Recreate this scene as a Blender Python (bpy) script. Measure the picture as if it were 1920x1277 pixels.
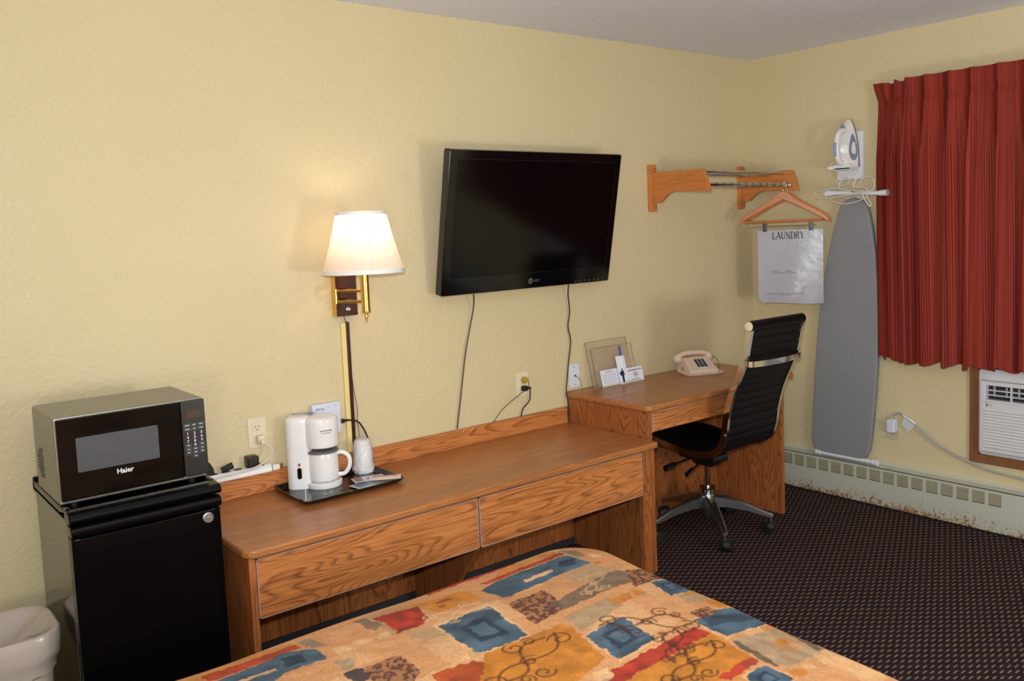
import bpy, bmesh, math, random
import numpy as np
from mathutils import Vector, Matrix
random.seed(7)
PI = math.pi
# ------------------------------------------------------------------ scene, camera, lights
for o in list(bpy.data.objects):
    bpy.data.objects.remove(o)
scene = bpy.context.scene
COL = scene.collection
scene.view_settings.view_transform = 'Standard'
scene.view_settings.look = 'None'
scene.view_settings.gamma = 1
scene.view_settings.use_curve_mapping = False
scene.view_settings.exposure = 0.07

# camera solved from the straight edges of the room (image taken as 1920 x 1277)
FPX, CPX, CPY = 1659.2059, 1019.82, 573.85
CAM = Vector((-4.3143, -3.2190, 1.5537))
YAW, PITCH, ROLL = 0.6961, -0.0908, -0.0383
FWD = Vector((math.sin(YAW)*math.cos(PITCH), math.cos(YAW)*math.cos(PITCH), math.sin(PITCH)))
_r = Vector((math.cos(YAW), -math.sin(YAW), 0)); _u = _r.cross(FWD)
RIGHT = _r*math.cos(ROLL) + _u*math.sin(ROLL)
UP = -_r*math.sin(ROLL) + _u*math.cos(ROLL)

def hit(x, y, ax, val):
    """point where the line of sight through a photo pixel meets the plane axis=val"""
    d = FWD + RIGHT*((x-CPX)/FPX) - UP*((y-CPY)/FPX)
    t = (val-CAM[ax])/d[ax]
    return CAM + d*t

cd = bpy.data.cameras.new('camera'); cam = bpy.data.objects.new('camera', cd); COL.objects.link(cam)
cd.sensor_width = 36; cd.lens = FPX/1920*36
cd.shift_x = (960-CPX)/1920; cd.shift_y = (CPY-638.5)/1920
cd.clip_start = 0.02
M3 = Matrix((RIGHT, UP, -FWD)).transposed()
cam.matrix_world = Matrix.Translation(CAM) @ M3.to_4x4()
scene.camera = cam

H = 2.459            # ceiling height
XL, YB = -5.6, -3.75 # far ends of the room behind the camera

w = bpy.data.worlds.new('world'); scene.world = w; w.use_nodes = True
w.node_tree.nodes['Background'].inputs[0].default_value = (0.8, 0.85, 1, 1)
w.node_tree.nodes['Background'].inputs[1].default_value = 0.05

def area(name, loc, target, size, power, color, sy=None, spread=None):
    l = bpy.data.lights.new(name, 'AREA'); l.energy = power; l.color = color
    l.shape = 'RECTANGLE' if sy else 'DISK'; l.size = size
    if sy: l.size_y = sy
    if spread: l.spread = spread
    o = bpy.data.objects.new(name, l); COL.objects.link(o); o.location = loc
    o.rotation_euler = (Vector(target)-Vector(loc)).to_track_quat('-Z', 'Y').to_euler()
    return o
# the photographer's flash, just above the lens
area('camera_flash', CAM + UP*0.11 + FWD*0.03, CAM + FWD*4 + UP*2.2 + RIGHT*1.1, 0.07, 58, (0.86, 0.93, 1.0), 0.045, 2.9)
# two unseen fill lights, added behind the photographer to brighten ceiling and walls
FILL_LIGHTS = [(-1.9, -3.50, 1.0), (-4.8, -3.50, 1.0)]
for k, p in enumerate(FILL_LIGHTS):
    gl = bpy.data.lights.new('fill_light', 'POINT'); gl.energy = (58, 42)[k]; gl.color = (0.89, 0.945, 1.0); gl.shadow_soft_size = .2
    glo = bpy.data.objects.new('fill_light', gl); COL.objects.link(glo); glo.location = p

# ------------------------------------------------------------------ materials
def lin(c):
    return tuple(((v/255)/12.92 if v/255 <= .04045 else ((v/255+.055)/1.055)**2.4) for v in c)

def newmat(name):
    m = bpy.data.materials.new(name); m.use_nodes = True
    nt = m.node_tree; return m, nt, nt.nodes['Principled BSDF'], nt.nodes, nt.links

def P(name, rgb, rough=.5, metal=0., spec=.5, ior=1.5, bump=0., bscale=200., var=.05, vscale=30., trans=0., coat=0., emis=0., alpha=1., sss=0.):
    m, nt, b, N, L = newmat(name)
    c = lin(rgb)
    tc = N.new('ShaderNodeTexCoord'); nz = N.new('ShaderNodeTexNoise'); nz.inputs['Scale'].default_value = vscale
    nz.inputs['Detail'].default_value = 3; L.new(tc.outputs['Object'], nz.inputs['Vector'])
    mx = N.new('ShaderNodeMix'); mx.data_type = 'RGBA'
    mx.inputs['A'].default_value = (*[v*(1-var) for v in c], 1); mx.inputs['B'].default_value = (*[min(1, v*(1+var)) for v in c], 1)
    L.new(nz.outputs['Fac'], mx.inputs['Factor']); L.new(mx.outputs['Result'], b.inputs['Base Color'])
    b.inputs['Roughness'].default_value = rough; b.inputs['Metallic'].default_value = metal
    b.inputs['Specular IOR Level'].default_value = spec; b.inputs['IOR'].default_value = ior
    b.inputs['Transmission Weight'].default_value = trans; b.inputs['Coat Weight'].default_value = coat
    b.inputs['Alpha'].default_value = alpha
    if sss: b.inputs['Subsurface Weight'].default_value = sss; b.inputs['Subsurface Radius'].default_value = (.02, .02, .02)
    if emis:
        b.inputs['Emission Color'].default_value = (*c, 1); b.inputs['Emission Strength'].default_value = emis
    if bump:
        n2 = N.new('ShaderNodeTexNoise'); n2.inputs['Scale'].default_value = bscale; n2.inputs['Detail'].default_value = 4
        L.new(tc.outputs['Object'], n2.inputs['Vector'])
        bp = N.new('ShaderNodeBump'); bp.inputs['Strength'].default_value = bump; bp.inputs['Distance'].default_value = .004
        L.new(n2.outputs['Fac'], bp.inputs['Height']); L.new(bp.outputs['Normal'], b.inputs['Normal'])
    return m

def math_node(N, L, op, a, b=None, c=None):
    n = N.new('ShaderNodeMath'); n.operation = op
    for i, v in enumerate((a, b, c)):
        if v is None: continue
        if isinstance(v, (int, float)): n.inputs[i].default_value = v
        else: L.new(v, n.inputs[i])
    return n.outputs[0]

def ramp(N, L, fac, stops, interp='LINEAR'):
    r = N.new('ShaderNodeValToRGB'); r.color_ramp.interpolation = interp
    e = r.color_ramp.elements
    while len(e) < len(stops): e.new(.5)
    for k, (pos, c) in enumerate(stops):
        e[k].position = pos; e[k].color = (*c, 1) if len(c) == 3 else c
    L.new(fac, r.inputs[0]); return r.outputs[0]

def oak(name, light, dark, axis='X', rough=.38, rings=34., soft=False):
    """oak veneer: contour lines of a stretched noise give the cathedral figure, fine streaks the pores"""
    m, nt, b, N, L = newmat(name)
    tc = N.new('ShaderNodeTexCoord'); oi = N.new('ShaderNodeObjectInfo')
    add = N.new('ShaderNodeVectorMath'); add.operation = 'ADD'
    rnd = math_node(N, L, 'MULTIPLY', oi.outputs['Random'], 13.7)
    L.new(tc.outputs['Object'], add.inputs[0]); L.new(rnd, add.inputs[1])
    def stretched(along, across, detail, rough_):
        mp = N.new('ShaderNodeMapping'); s = [across]*3; s['XYZ'.index(axis)] = along
        mp.inputs['Scale'].default_value = s; L.new(add.outputs[0], mp.inputs['Vector'])
        n = N.new('ShaderNodeTexNoise'); n.inputs['Scale'].default_value = 1; n.inputs['Detail'].default_value = detail
        n.inputs['Roughness'].default_value = rough_; L.new(mp.outputs[0], n.inputs['Vector']); return n.outputs['Fac']
    big = stretched(.75, 6.0, 2.0, .5)
    fr = math_node(N, L, 'FRACT', math_node(N, L, 'MULTIPLY', big, rings))
    lines = ramp(N, L, fr, [(0, (0, 0, 0)), (.45, (.1, .1, .1)), (.80, (1, 1, 1)), (1, (0, 0, 0))])
    fine = ramp(N, L, stretched(9, 240, 3, .6), [(.42, (0, 0, 0)), (.66, (1, 1, 1))])
    tone = stretched(1.5, 22, 3, .55)
    lw = .16 if soft else .52
    f = math_node(N, L, 'MULTIPLY_ADD', lines, lw, math_node(N, L, 'MULTIPLY', fine, .5 if soft else .40))
    f = math_node(N, L, 'ADD', f, math_node(N, L, 'MULTIPLY_ADD', tone, .8, -.36))
    f = math_node(N, L, 'MINIMUM', math_node(N, L, 'MAXIMUM', f, 0.), 1.)
    mx = N.new('ShaderNodeMix'); mx.data_type = 'RGBA'
    mx.inputs['A'].default_value = (*lin(light), 1); mx.inputs['B'].default_value = (*lin(dark), 1)
    L.new(f, mx.inputs['Factor']); L.new(mx.outputs['Result'], b.inputs['Base Color'])
    b.inputs['Roughness'].default_value = rough; b.inputs['Specular IOR Level'].default_value = .45
    bp = N.new('ShaderNodeBump'); bp.inputs['Strength'].default_value = .12; bp.inputs['Distance'].default_value = .001
    L.new(fine, bp.inputs['Height']); bp.invert = True; L.new(bp.outputs['Normal'], b.inputs['Normal'])
    return m

def wall_paint():
    m, nt, b, N, L = newmat('yellow_wall_paint')
    tc = N.new('ShaderNodeTexCoord')
    n = N.new('ShaderNodeTexNoise'); n.inputs['Scale'].default_value = 1.3; L.new(tc.outputs['Object'], n.inputs['Vector'])
    L.new(ramp(N, L, n.outputs['Fac'], [(.3, lin((208, 192, 152))), (.7, lin((212, 196, 157)))]), b.inputs['Base Color'])
    b.inputs['Roughness'].default_value = .42; b.inputs['Specular IOR Level'].default_value = .35
    n1 = N.new('ShaderNodeTexNoise'); n1.inputs['Scale'].default_value = 62; n1.inputs['Detail'].default_value = 2.5; L.new(tc.outputs['Object'], n1.inputs['Vector'])
    n2 = N.new('ShaderNodeTexNoise'); n2.inputs['Scale'].default_value = 9; n2.inputs['Detail'].default_value = 2; L.new(tc.outputs['Object'], n2.inputs['Vector'])
    s = math_node(N, L, 'MULTIPLY_ADD', n2.outputs['Fac'], .8, n1.outputs['Fac'])
    bp = N.new('ShaderNodeBump'); bp.inputs['Strength'].default_value = .5; bp.inputs['Distance'].default_value = .006
    L.new(s, bp.inputs['Height']); L.new(bp.outputs['Normal'], b.inputs['Normal'])
    return m

def popcorn():
    m, nt, b, N, L = newmat('popcorn_ceiling')
    tc = N.new('ShaderNodeTexCoord')
    v = N.new('ShaderNodeTexVoronoi'); v.inputs['Scale'].default_value = 105; L.new(tc.outputs['Object'], v.inputs['Vector'])
    n = N.new('ShaderNodeTexNoise'); n.inputs['Scale'].default_value = 120; n.inputs['Detail'].default_value = 4; L.new(tc.outputs['Object'], n.inputs['Vector'])
    h = math_node(N, L, 'SUBTRACT', n.outputs['Fac'], math_node(N, L, 'MULTIPLY', v.outputs['Distance'], .8))
    L.new(ramp(N, L, h, [(0, lin((226, 229, 242))), (.6, lin((246, 248, 255)))]), b.inputs['Base Color'])
    b.inputs['Roughness'].default_value = .7
    bp = N.new('ShaderNodeBump'); bp.inputs['Strength'].default_value = .38; bp.inputs['Distance'].default_value = .008
    L.new(h, bp.inputs['Height']); L.new(bp.outputs['Normal'], b.inputs['Normal'])
    return m

def carpet():
    m, nt, b, N, L = newmat('woven_carpet')
    tc = N.new('ShaderNodeTexCoord'); sp = N.new('ShaderNodeSeparateXYZ')
    wn = N.new('ShaderNodeTexNoise'); wn.inputs['Scale'].default_value = 160; wn.inputs['Detail'].default_value = 2; L.new(tc.outputs['Object'], wn.inputs['Vector'])
    off = N.new('ShaderNodeVectorMath'); off.operation = 'MULTIPLY_ADD'
    L.new(wn.outputs['Color'], off.inputs[0]); off.inputs[1].default_value = (.006, .004, 0); L.new(tc.outputs['Object'], off.inputs[2])
    L.new(off.outputs[0], sp.inputs[0])
    yr = math_node(N, L, 'DIVIDE', sp.outputs['Y'], .0175)
    row = math_node(N, L, 'FLOOR', yr); v = math_node(N, L, 'FRACT', yr)
    u = math_node(N, L, 'FRACT', math_node(N, L, 'ADD', math_node(N, L, 'DIVIDE', sp.outputs['X'], .055), math_node(N, L, 'MULTIPLY', row, 1/3)))
    inv = math_node(N, L, 'MULTIPLY', math_node(N, L, 'GREATER_THAN', v, .34), math_node(N, L, 'LESS_THAN', v, .72))
    dash = math_node(N, L, 'MULTIPLY', inv, math_node(N, L, 'LESS_THAN', u, .46))
    mar = math_node(N, L, 'MULTIPLY', math_node(N, L, 'GREATER_THAN', u, .55), math_node(N, L, 'LESS_THAN', v, .7))
    n = N.new('ShaderNodeTexNoise'); n.inputs['Scale'].default_value = 420; n.inputs['Detail'].default_value = 2; L.new(tc.outputs['Object'], n.inputs['Vector'])
    c0 = ramp(N, L, n.outputs['Fac'], [(.3, lin((22, 22, 29))), (.7, lin((42, 41, 50)))])
    c1 = ramp(N, L, n.outputs['Fac'], [(.3, lin((36, 22, 27))), (.7, lin((56, 37, 41)))])
    c2 = ramp(N, L, n.outputs['Fac'], [(.3, lin((112, 78, 58))), (.7, lin((164, 124, 94)))])
    a = N.new('ShaderNodeMix'); a.data_type = 'RGBA'; L.new(mar, a.inputs['Factor']); L.new(c0, a.inputs['A']); L.new(c1, a.inputs['B'])
    d = N.new('ShaderNodeMix'); d.data_type = 'RGBA'; L.new(dash, d.inputs['Factor']); L.new(a.outputs['Result'], d.inputs['A']); L.new(c2, d.inputs['B'])
    L.new(d.outputs['Result'], b.inputs['Base Color']); b.inputs['Roughness'].default_value = .95
    b.inputs['Specular IOR Level'].default_value = .1
    bp = N.new('ShaderNodeBump'); bp.inputs['Strength'].default_value = .6; bp.inputs['Distance'].default_value = .004
    L.new(n.outputs['Fac'], bp.inputs['Height']); L.new(bp.outputs['Normal'], b.inputs['Normal'])
    return m

def heater_paint():
    m, nt, b, N, L = newmat('heater_enamel')
    tc = N.new('ShaderNodeTexCoord'); sp = N.new('ShaderNodeSeparateXYZ'); L.new(tc.outputs['Object'], sp.inputs[0])
    n = N.new('ShaderNodeTexNoise'); n.inputs['Scale'].default_value = 75; n.inputs['Detail'].default_value = 6; n.inputs['Roughness'].default_value = .75
    L.new(tc.outputs['Object'], n.inputs['Vector'])
    big = N.new('ShaderNodeTexNoise'); big.inputs['Scale'].default_value = 3.5; L.new(tc.outputs['Object'], big.inputs['Vector'])
    low = N.new('ShaderNodeMapRange'); L.new(sp.outputs['Z'], low.inputs['Value'])
    low.inputs['From Min'].default_value = .0; low.inputs['From Max'].default_value = .12
    low.inputs['To Min'].default_value = .23; low.inputs['To Max'].default_value = -.06
    s = math_node(N, L, 'ADD', n.outputs['Fac'], low.outputs[0])
    s = math_node(N, L, 'ADD', s, math_node(N, L, 'MULTIPLY_ADD', big.outputs['Fac'], .3, -.16))
    col = ramp(N, L, s, [(.0, lin((192, 193, 178))), (.64, lin((186, 187, 172))), (.68, lin((158, 116, 70))), (.8, lin((112, 68, 36)))])
    L.new(col, b.inputs['Base Color']); b.inputs['Roughness'].default_value = .4
    return m

def curtain_cloth():
    m, nt, b, N, L = newmat('striped_red_cloth')
    uv = N.new('ShaderNodeUVMap'); uv.uv_map = 'cloth'; sp = N.new('ShaderNodeSeparateXYZ'); L.new(uv.outputs[0], sp.inputs[0])
    def band(freq, lo, hi):
        cb = N.new('ShaderNodeCombineXYZ'); L.new(math_node(N, L, 'MULTIPLY', sp.outputs['X'], freq), cb.inputs[0])
        L.new(math_node(N, L, 'MULTIPLY', sp.outputs['Y'], .15), cb.inputs[1])
        n = N.new('ShaderNodeTexNoise'); n.inputs['Scale'].default_value = 1; n.inputs['Detail'].default_value = 1; L.new(cb.outputs[0], n.inputs['Vector'])
        return ramp(N, L, n.outputs['Fac'], [(lo, (0, 0, 0)), (hi, (1, 1, 1))])
    wide = band(26, .35, .65); thin = band(190, .42, .58)
    st = math_node(N, L, 'PINGPONG', math_node(N, L, 'MULTIPLY', sp.outputs['X'], 95), .5)
    st = math_node(N, L, 'LESS_THAN', st, .13)
    a = N.new('ShaderNodeMix'); a.data_type = 'RGBA'; a.inputs['A'].default_value = (*lin((146, 46, 30)), 1); a.inputs['B'].default_value = (*lin((106, 26, 23)), 1); L.new(wide, a.inputs['Factor'])
    c = N.new('ShaderNodeMix'); c.data_type = 'RGBA'; L.new(a.outputs['Result'], c.inputs['A']); c.inputs['B'].default_value = (*lin((172, 66, 42)), 1)
    L.new(math_node(N, L, 'MULTIPLY', thin, .5), c.inputs['Factor'])
    d = N.new('ShaderNodeMix'); d.data_type = 'RGBA'; L.new(c.outputs['Result'], d.inputs['A']); d.inputs['B'].default_value = (*lin((70, 18, 20)), 1)
    L.new(math_node(N, L, 'MULTIPLY', st, .8), d.inputs['Factor'])
    L.new(d.outputs['Result'], b.inputs['Base Color']); b.inputs['Roughness'].default_value = .75
    b.inputs['Specular IOR Level'].default_value = .25
    return m

def bedspread_cloth():
    m, nt, b, N, L = newmat('printed_bedspread')
    at = N.new('ShaderNodeAttribute'); at.attribute_name = 'print'; tc = N.new('ShaderNodeTexCoord')
    wv = N.new('ShaderNodeTexNoise'); wv.inputs['Scale'].default_value = 260; wv.inputs['Detail'].default_value = 2
    mp = N.new('ShaderNodeMapping'); mp.inputs['Scale'].default_value = (1, .35, 1); L.new(tc.outputs['Object'], mp.inputs[0]); L.new(mp.outputs[0], wv.inputs['Vector'])
    g = ramp(N, L, wv.outputs['Fac'], [(.3, (.82, .82, .82)), (.7, (1.1, 1.1, 1.1))])
    mx = N.new('ShaderNodeMix'); mx.data_type = 'RGBA'; mx.blend_type = 'MULTIPLY'; mx.inputs['Factor'].default_value = 1
    L.new(at.outputs['Color'], mx.inputs['A']); L.new(g, mx.inputs['B']); L.new(mx.outputs['Result'], b.inputs['Base Color'])
    b.inputs['Roughness'].default_value = .7; b.inputs['Specular IOR Level'].default_value = .3
    n = N.new('ShaderNodeTexNoise'); n.inputs['Scale'].default_value = 14; n.inputs['Detail'].default_value = 3; L.new(tc.outputs['Object'], n.inputs['Vector'])
    bp = N.new('ShaderNodeBump'); bp.inputs['Strength'].default_value = .35; bp.inputs['Distance'].default_value = .02
    L.new(n.outputs['Fac'], bp.inputs['Height']); L.new(bp.outputs['Normal'], b.inputs['Normal'])
    return m

def shade_cloth():
    m, nt, b, N, L = newmat('pleated_shade_cloth')
    out = N['Material Output']; tr = N.new('ShaderNodeBsdfTranslucent'); mx = N.new('ShaderNodeMixShader')
    tc = N.new('ShaderNodeTexCoord'); nz = N.new('ShaderNodeTexNoise'); nz.inputs['Scale'].default_value = 60; L.new(tc.outputs['Object'], nz.inputs['Vector'])
    col = ramp(N, L, nz.outputs['Fac'], [(.3, lin((236, 226, 222))), (.7, lin((244, 236, 232)))])
    L.new(col, b.inputs['Base Color']); b.inputs['Roughness'].default_value = .8
    L.new(col, tr.inputs['Color']); mx.inputs[0].default_value = .55
    L.new(b.outputs[0], mx.inputs[1]); L.new(tr.outputs[0], mx.inputs[2]); L.new(mx.outputs[0], out.inputs[0])
    return m

MAT = dict(
    wall=wall_paint(), ceiling=popcorn(), carpet=carpet(), heater=heater_paint(), curtain=curtain_cloth(), bed=bedspread_cloth(), shade=shade_cloth(),
    oak_x=oak('oak_veneer_lengthwise', (208, 132, 72), (112, 60, 30), 'X'),
    oak_z=oak('oak_veneer_upright', (176, 104, 54), (98, 52, 26), 'Z'),
    oak_top=oak('oak_laminate_top', (184, 118, 66), (112, 64, 34), 'X', .3, 34, True),
    edge=oak('rounded_oak_edge', (160, 96, 64), (104, 54, 32), 'X', .4, 14, True),
    band=P('pale_edge_band', (176, 146, 132), .5),
    rackwood=oak('honey_rack_wood', (206, 130, 66), (166, 92, 40), 'Y', .4, 7, True),
    hangwood=oak('hanger_wood', (196, 120, 62), (150, 80, 36), 'Y', .35, 8, True),
    acwood=oak('brown_frame_wood', (136, 88, 56), (108, 66, 40), 'Z', .5, 7, True),
    black_gloss=P('black_gloss_enamel', (10, 9, 11), .07, spec=1., ior=2.1, var=.1),
    black_door=P('black_door_enamel', (9, 8, 10), .16, spec=.18, var=.1),
    mw_case=P('dark_satin_casing', (34, 33, 32), .26, spec=1., ior=2.6, bump=.05, bscale=500),
    black_plastic=P('black_plastic', (18, 17, 19), .35), rubber=P('black_rubber', (14, 14, 16), .6),
    mesh_glass=P('oven_door_mesh', (64, 66, 70), .3, bump=.2, bscale=900), glass_black=P('black_glass', (6, 6, 7), .07, spec=.18),
    tv_screen=P('tv_screen_glass', (7, 5, 6), .12, spec=.35), tv_bezel=P('tv_gloss_bezel', (9, 9, 10), .1, spec=.5),
    silver=P('silver_badge', (190, 190, 196), .3, metal=1), chrome=P('chrome', (205, 203, 200), .1, metal=1),
    alu=P('brushed_aluminium', (170, 172, 178), .32, metal=1, bump=.05), brass=P('polished_brass', (226, 182, 96), .18, metal=1),
    brown_panel=P('dark_brown_panel', (62, 24, 16), .25), cream_strip=P('cream_cord_cover', (232, 210, 140), .4),
    ivory=P('ivory_plastic', (222, 208, 180), .4), ivory_grey=P('grey_ivory_plate', (196, 184, 152), .45),
    white=P('white_plastic', (232, 230, 228), .3), white_gloss=P('white_gloss_plastic', (236, 233, 232), .16), white_blue=P('cool_white_plastic', (214, 218, 232), .4),
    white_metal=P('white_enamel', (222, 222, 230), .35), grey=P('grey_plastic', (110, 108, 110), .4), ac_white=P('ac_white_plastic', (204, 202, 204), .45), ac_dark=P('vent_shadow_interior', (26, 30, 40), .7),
    dark=P('dark_interior', (30, 26, 24), .8), kick=P('black_kick_strip', (44, 42, 46), .6), red=P('red_lens', (150, 30, 28), .3),
    beige_bin=P('beige_bin_plastic', (206, 188, 172), .45),
    phone=P('blush_beige_plastic', (226, 198, 178), .28), key=P('charcoal_key', (54, 66, 76), .4), orange=P('message_lens_orange', (190, 74, 26), .3),
    paper=P('white_paper', (226, 228, 238), .6), paper2=P('warm_paper', (232, 216, 204), .5), ink=P('black_ink', (24, 22, 26), .6), ink_grey=P('grey_ink', (120, 118, 130), .6), ink_red=P('red_ink', (190, 66, 66), .6), ink_blue=P('navy_ink', (34, 40, 74), .5),
    print_white=P('white_print', (206, 208, 214), .5), print_dim=P('dim_print', (110, 120, 136), .5), amber=P('unlit_amber_display', (52, 34, 18), .3),
    foil=P('coffee_packet_foil', (206, 206, 214), .3, bump=.3, bscale=40), packet_brown=P('packet_brown_print', (160, 104, 66), .4), packet_blue=P('packet_slate_print', (108, 124, 148), .4),
    pen=P('blue_pen_plastic', (48, 62, 190), .25), bag=P('laundry_bag_plastic', (168, 167, 176), .22, bump=.35, bscale=22),
    board=P('grey_board_cover', (134, 135, 139), .75, bump=.15, bscale=700, var=.09, vscale=120), board_edge=P('grey_board_edge', (120, 122, 126), .5),
    iron_grey=P('smoky_blue_plastic', (126, 138, 164), .2), iron_blue=P('light_blue_plastic', (128, 158, 212), .25),
    leather=P('black_ribbed_leather', (9, 8, 10), .5, spec=.25, bump=.1, bscale=300), mech=P('black_mechanism', (16, 16, 19), .3), arm_dark=P('dark_grey_arm', (70, 68, 70), .4, metal=.6),
    cord_black=P('black_cord', (26, 25, 26), .5), cord_grey=P('dark_grey_cord', (70, 66, 58), .5), cord_white=P('white_cord', (208, 202, 194), .45), cord_acgrey=P('grey_cord', (168, 168, 164), .45), yellow_plug=P('yellow_plug', (176, 146, 50), .4),
    grille=P('louvre_metal', (176, 170, 142), .45), sock=P('dark_socket_slot', (58, 46, 36), .6), bulb=P('lit_bulb', (255, 214, 150), .4, emis=5.),
    mattress=P('white_mattress', (214, 208, 200), .8), bedbase=P('brown_bed_base', (70, 46, 34), .7),
)
def clear_plastic(name, tint, a, bump=0., bscale=40):
    m = P(name, tint, .1, spec=.6, bump=bump, bscale=bscale); b = m.node_tree.nodes['Principled BSDF']
    b.inputs['Alpha'].default_value = a; return m
MAT['acrylic'] = clear_plastic('clear_acrylic', (214, 190, 160), .17)
MAT['acrylic_edge'] = clear_plastic('acrylic_edge', (120, 106, 94), .6)
MAT['liner'] = clear_plastic('clear_bin_liner', (220, 206, 194), .55, 1., 30)
MAT['wrap'] = clear_plastic('clear_cup_wrap', (246, 244, 246), .55, 1., 60)
# ------------------------------------------------------------------ mesh helpers: every shape is (verts, faces) in room coordinates
def box(x0, x1, y0, y1, z0, z1, bev=0., seg=2):
    if x0 > x1: x0, x1 = x1, x0
    if y0 > y1: y0, y1 = y1, y0
    if z0 > z1: z0, z1 = z1, z0
    v = [(x, y, z) for x in (x0, x1) for y in (y0, y1) for z in (z0, z1)]
    f = [(0, 1, 3, 2), (4, 6, 7, 5), (0, 4, 5, 1), (2, 3, 7, 6), (0, 2, 6, 4), (1, 5, 7, 3)]
    if not bev: return v, f
    return bevelled((v, f), min(bev, .49*min(x1-x0, y1-y0, z1-z0)), seg)

def bevelled(m, bev, seg=2, angle=.5):
    bm = bmesh.new(); vs = [bm.verts.new(p) for p in m[0]]
    for f in m[1]: bm.faces.new([vs[i] for i in f])
    bmesh.ops.recalc_face_normals(bm, faces=bm.faces)
    es = [e for e in bm.edges if len(e.link_faces) == 2 and e.calc_face_angle(0) > angle]
    bmesh.ops.bevel(bm, geom=es, offset=bev, segments=seg, profile=.5, affect='EDGES')
    bm.verts.index_update(); bm.verts.ensure_lookup_table()
    out = ([tuple(v.co) for v in bm.verts], [tuple(v.index for v in f.verts) for f in bm.faces]); bm.free(); return out

def ext(poly, axis, a, b, bev=0., seg=2):
    """polygon given in the two other axes (in x,y,z order), extruded along axis from a to b"""
    def p3(q, t):
        q = list(q); q.insert('xyz'.index(axis), t); return tuple(q)
    n = len(poly)
    v = [p3(q, a) for q in poly] + [p3(q, b) for q in poly]
    f = [tuple(range(n)), tuple(range(2*n-1, n-1, -1))] + [(i, i+n, (i+1) % n+n, (i+1) % n) for i in range(n)]
    return bevelled((v, f), bev, seg) if bev else (v, f)

def round_rect(x0, x1, y0, y1, r, n=5):
    if not isinstance(r, (list, tuple)): r = [r]*4
    out = []
    for (cx, cy, a0, rr) in ((x1-r[0], y1-r[0], 0, r[0]), (x0+r[1], y1-r[1], 90, r[1]), (x0+r[2], y0+r[2], 180, r[2]), (x1-r[3], y0+r[3], 270, r[3])):
        for k in range(n+1):
            a = math.radians(a0+90*k/n); out.append((cx+rr*math.cos(a), cy+rr*math.sin(a)))
    return out

def smooth_path(pts, n=6):
    pts = [Vector(p) for p in pts]; out = []
    for i in range(len(pts)-1):
        p0 = pts[max(i-1, 0)]; p1 = pts[i]; p2 = pts[i+1]; p3 = pts[min(i+2, len(pts)-1)]
        for k in range(n):
            t = k/n
            out.append(.5*((2*p1)+(p2-p0)*t+(2*p0-5*p1+4*p2-p3)*t*t+(3*p1-p0-3*p2+p3)*t**3))
    out.append(pts[-1]); return out

def tube(pts, r, n=8, flat=None):
    """round bar along a path; flat=(w,h) gives an oblong section"""
    pts = [Vector(p) for p in pts]; v = []; f = []
    T = []
    for i in range(len(pts)):
        t = (pts[min(i+1, len(pts)-1)]-pts[max(i-1, 0)]); T.append(t.normalized() if t.length > 1e-9 else Vector((0, 0, 1)))
    ref = Vector((0, 0, 1)) if abs(T[0].z) < .9 else Vector((1, 0, 0))
    nrm = (ref-T[0]*ref.dot(T[0])).normalized()
    for i, p in enumerate(pts):
        nrm = (nrm-T[i]*nrm.dot(T[i])); nrm = nrm.normalized() if nrm.length > 1e-6 else Vector((1, 0, 0))
        bi = T[i].cross(nrm); rr = r[i] if isinstance(r, (list, tuple)) else r
        for k in range(n):
            a = 2*PI*k/n; v.append(tuple(p+nrm*rr*math.cos(a)+bi*rr*math.sin(a)))
    m = len(pts)
    for i in range(m-1):
        for k in range(n): f.append((i*n+k, i*n+(k+1) % n, (i+1)*n+(k+1) % n, (i+1)*n+k))
    f.append(tuple(range(n-1, -1, -1))); f.append(tuple((m-1)*n+k for k in range(n)))
    return v, f

def ribbon(pts, wdir, wid, thick):
    """flat bar: rectangular section, wid along wdir"""
    pts = [Vector(p) for p in pts]; wd = Vector(wdir).normalized(); v = []; f = []
    for i, p in enumerate(pts):
        t = (pts[min(i+1, len(pts)-1)]-pts[max(i-1, 0)]).normalized(); n = t.cross(wd).normalized()
        for a, b in ((-1, -1), (1, -1), (1, 1), (-1, 1)): v.append(tuple(p+wd*a*wid/2+n*b*thick/2))
    m = len(pts)
    for i in range(m-1):
        for k in range(4): f.append((i*4+k, i*4+(k+1) % 4, i*4+4+(k+1) % 4, i*4+4+k))
    f += [(3, 2, 1, 0), tuple((m-1)*4+k for k in range(4))]
    return v, f

def lathe(prof, c, n=24, axis=(0, 0, 1), wob=0.):
    """profile of (radius, height) turned about an axis through c"""
    ax = Vector(axis).normalized(); ref = Vector((1, 0, 0)) if abs(ax.x) < .9 else Vector((0, 1, 0))
    u = (ref-ax*ref.dot(ax)).normalized(); w_ = ax.cross(u); c = Vector(c); v = []; f = []
    for j, (r, h) in enumerate(prof):
        for k in range(n):
            a = 2*PI*k/n; rr = r*(1+wob*math.sin(3*a+j*2.1)*math.cos(5*a+j))
            v.append(tuple(c+ax*h+u*rr*math.cos(a)+w_*rr*math.sin(a)))
    m = len(prof)
    for j in range(m-1):
        for k in range(n): f.append((j*n+k, j*n+(k+1) % n, (j+1)*n+(k+1) % n, (j+1)*n+k))
    if prof[0][0] > 1e-6: f.append(tuple(range(n-1, -1, -1)))
    if prof[-1][0] > 1e-6: f.append(tuple((m-1)*n+k for k in range(n)))
    return v, f

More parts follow.
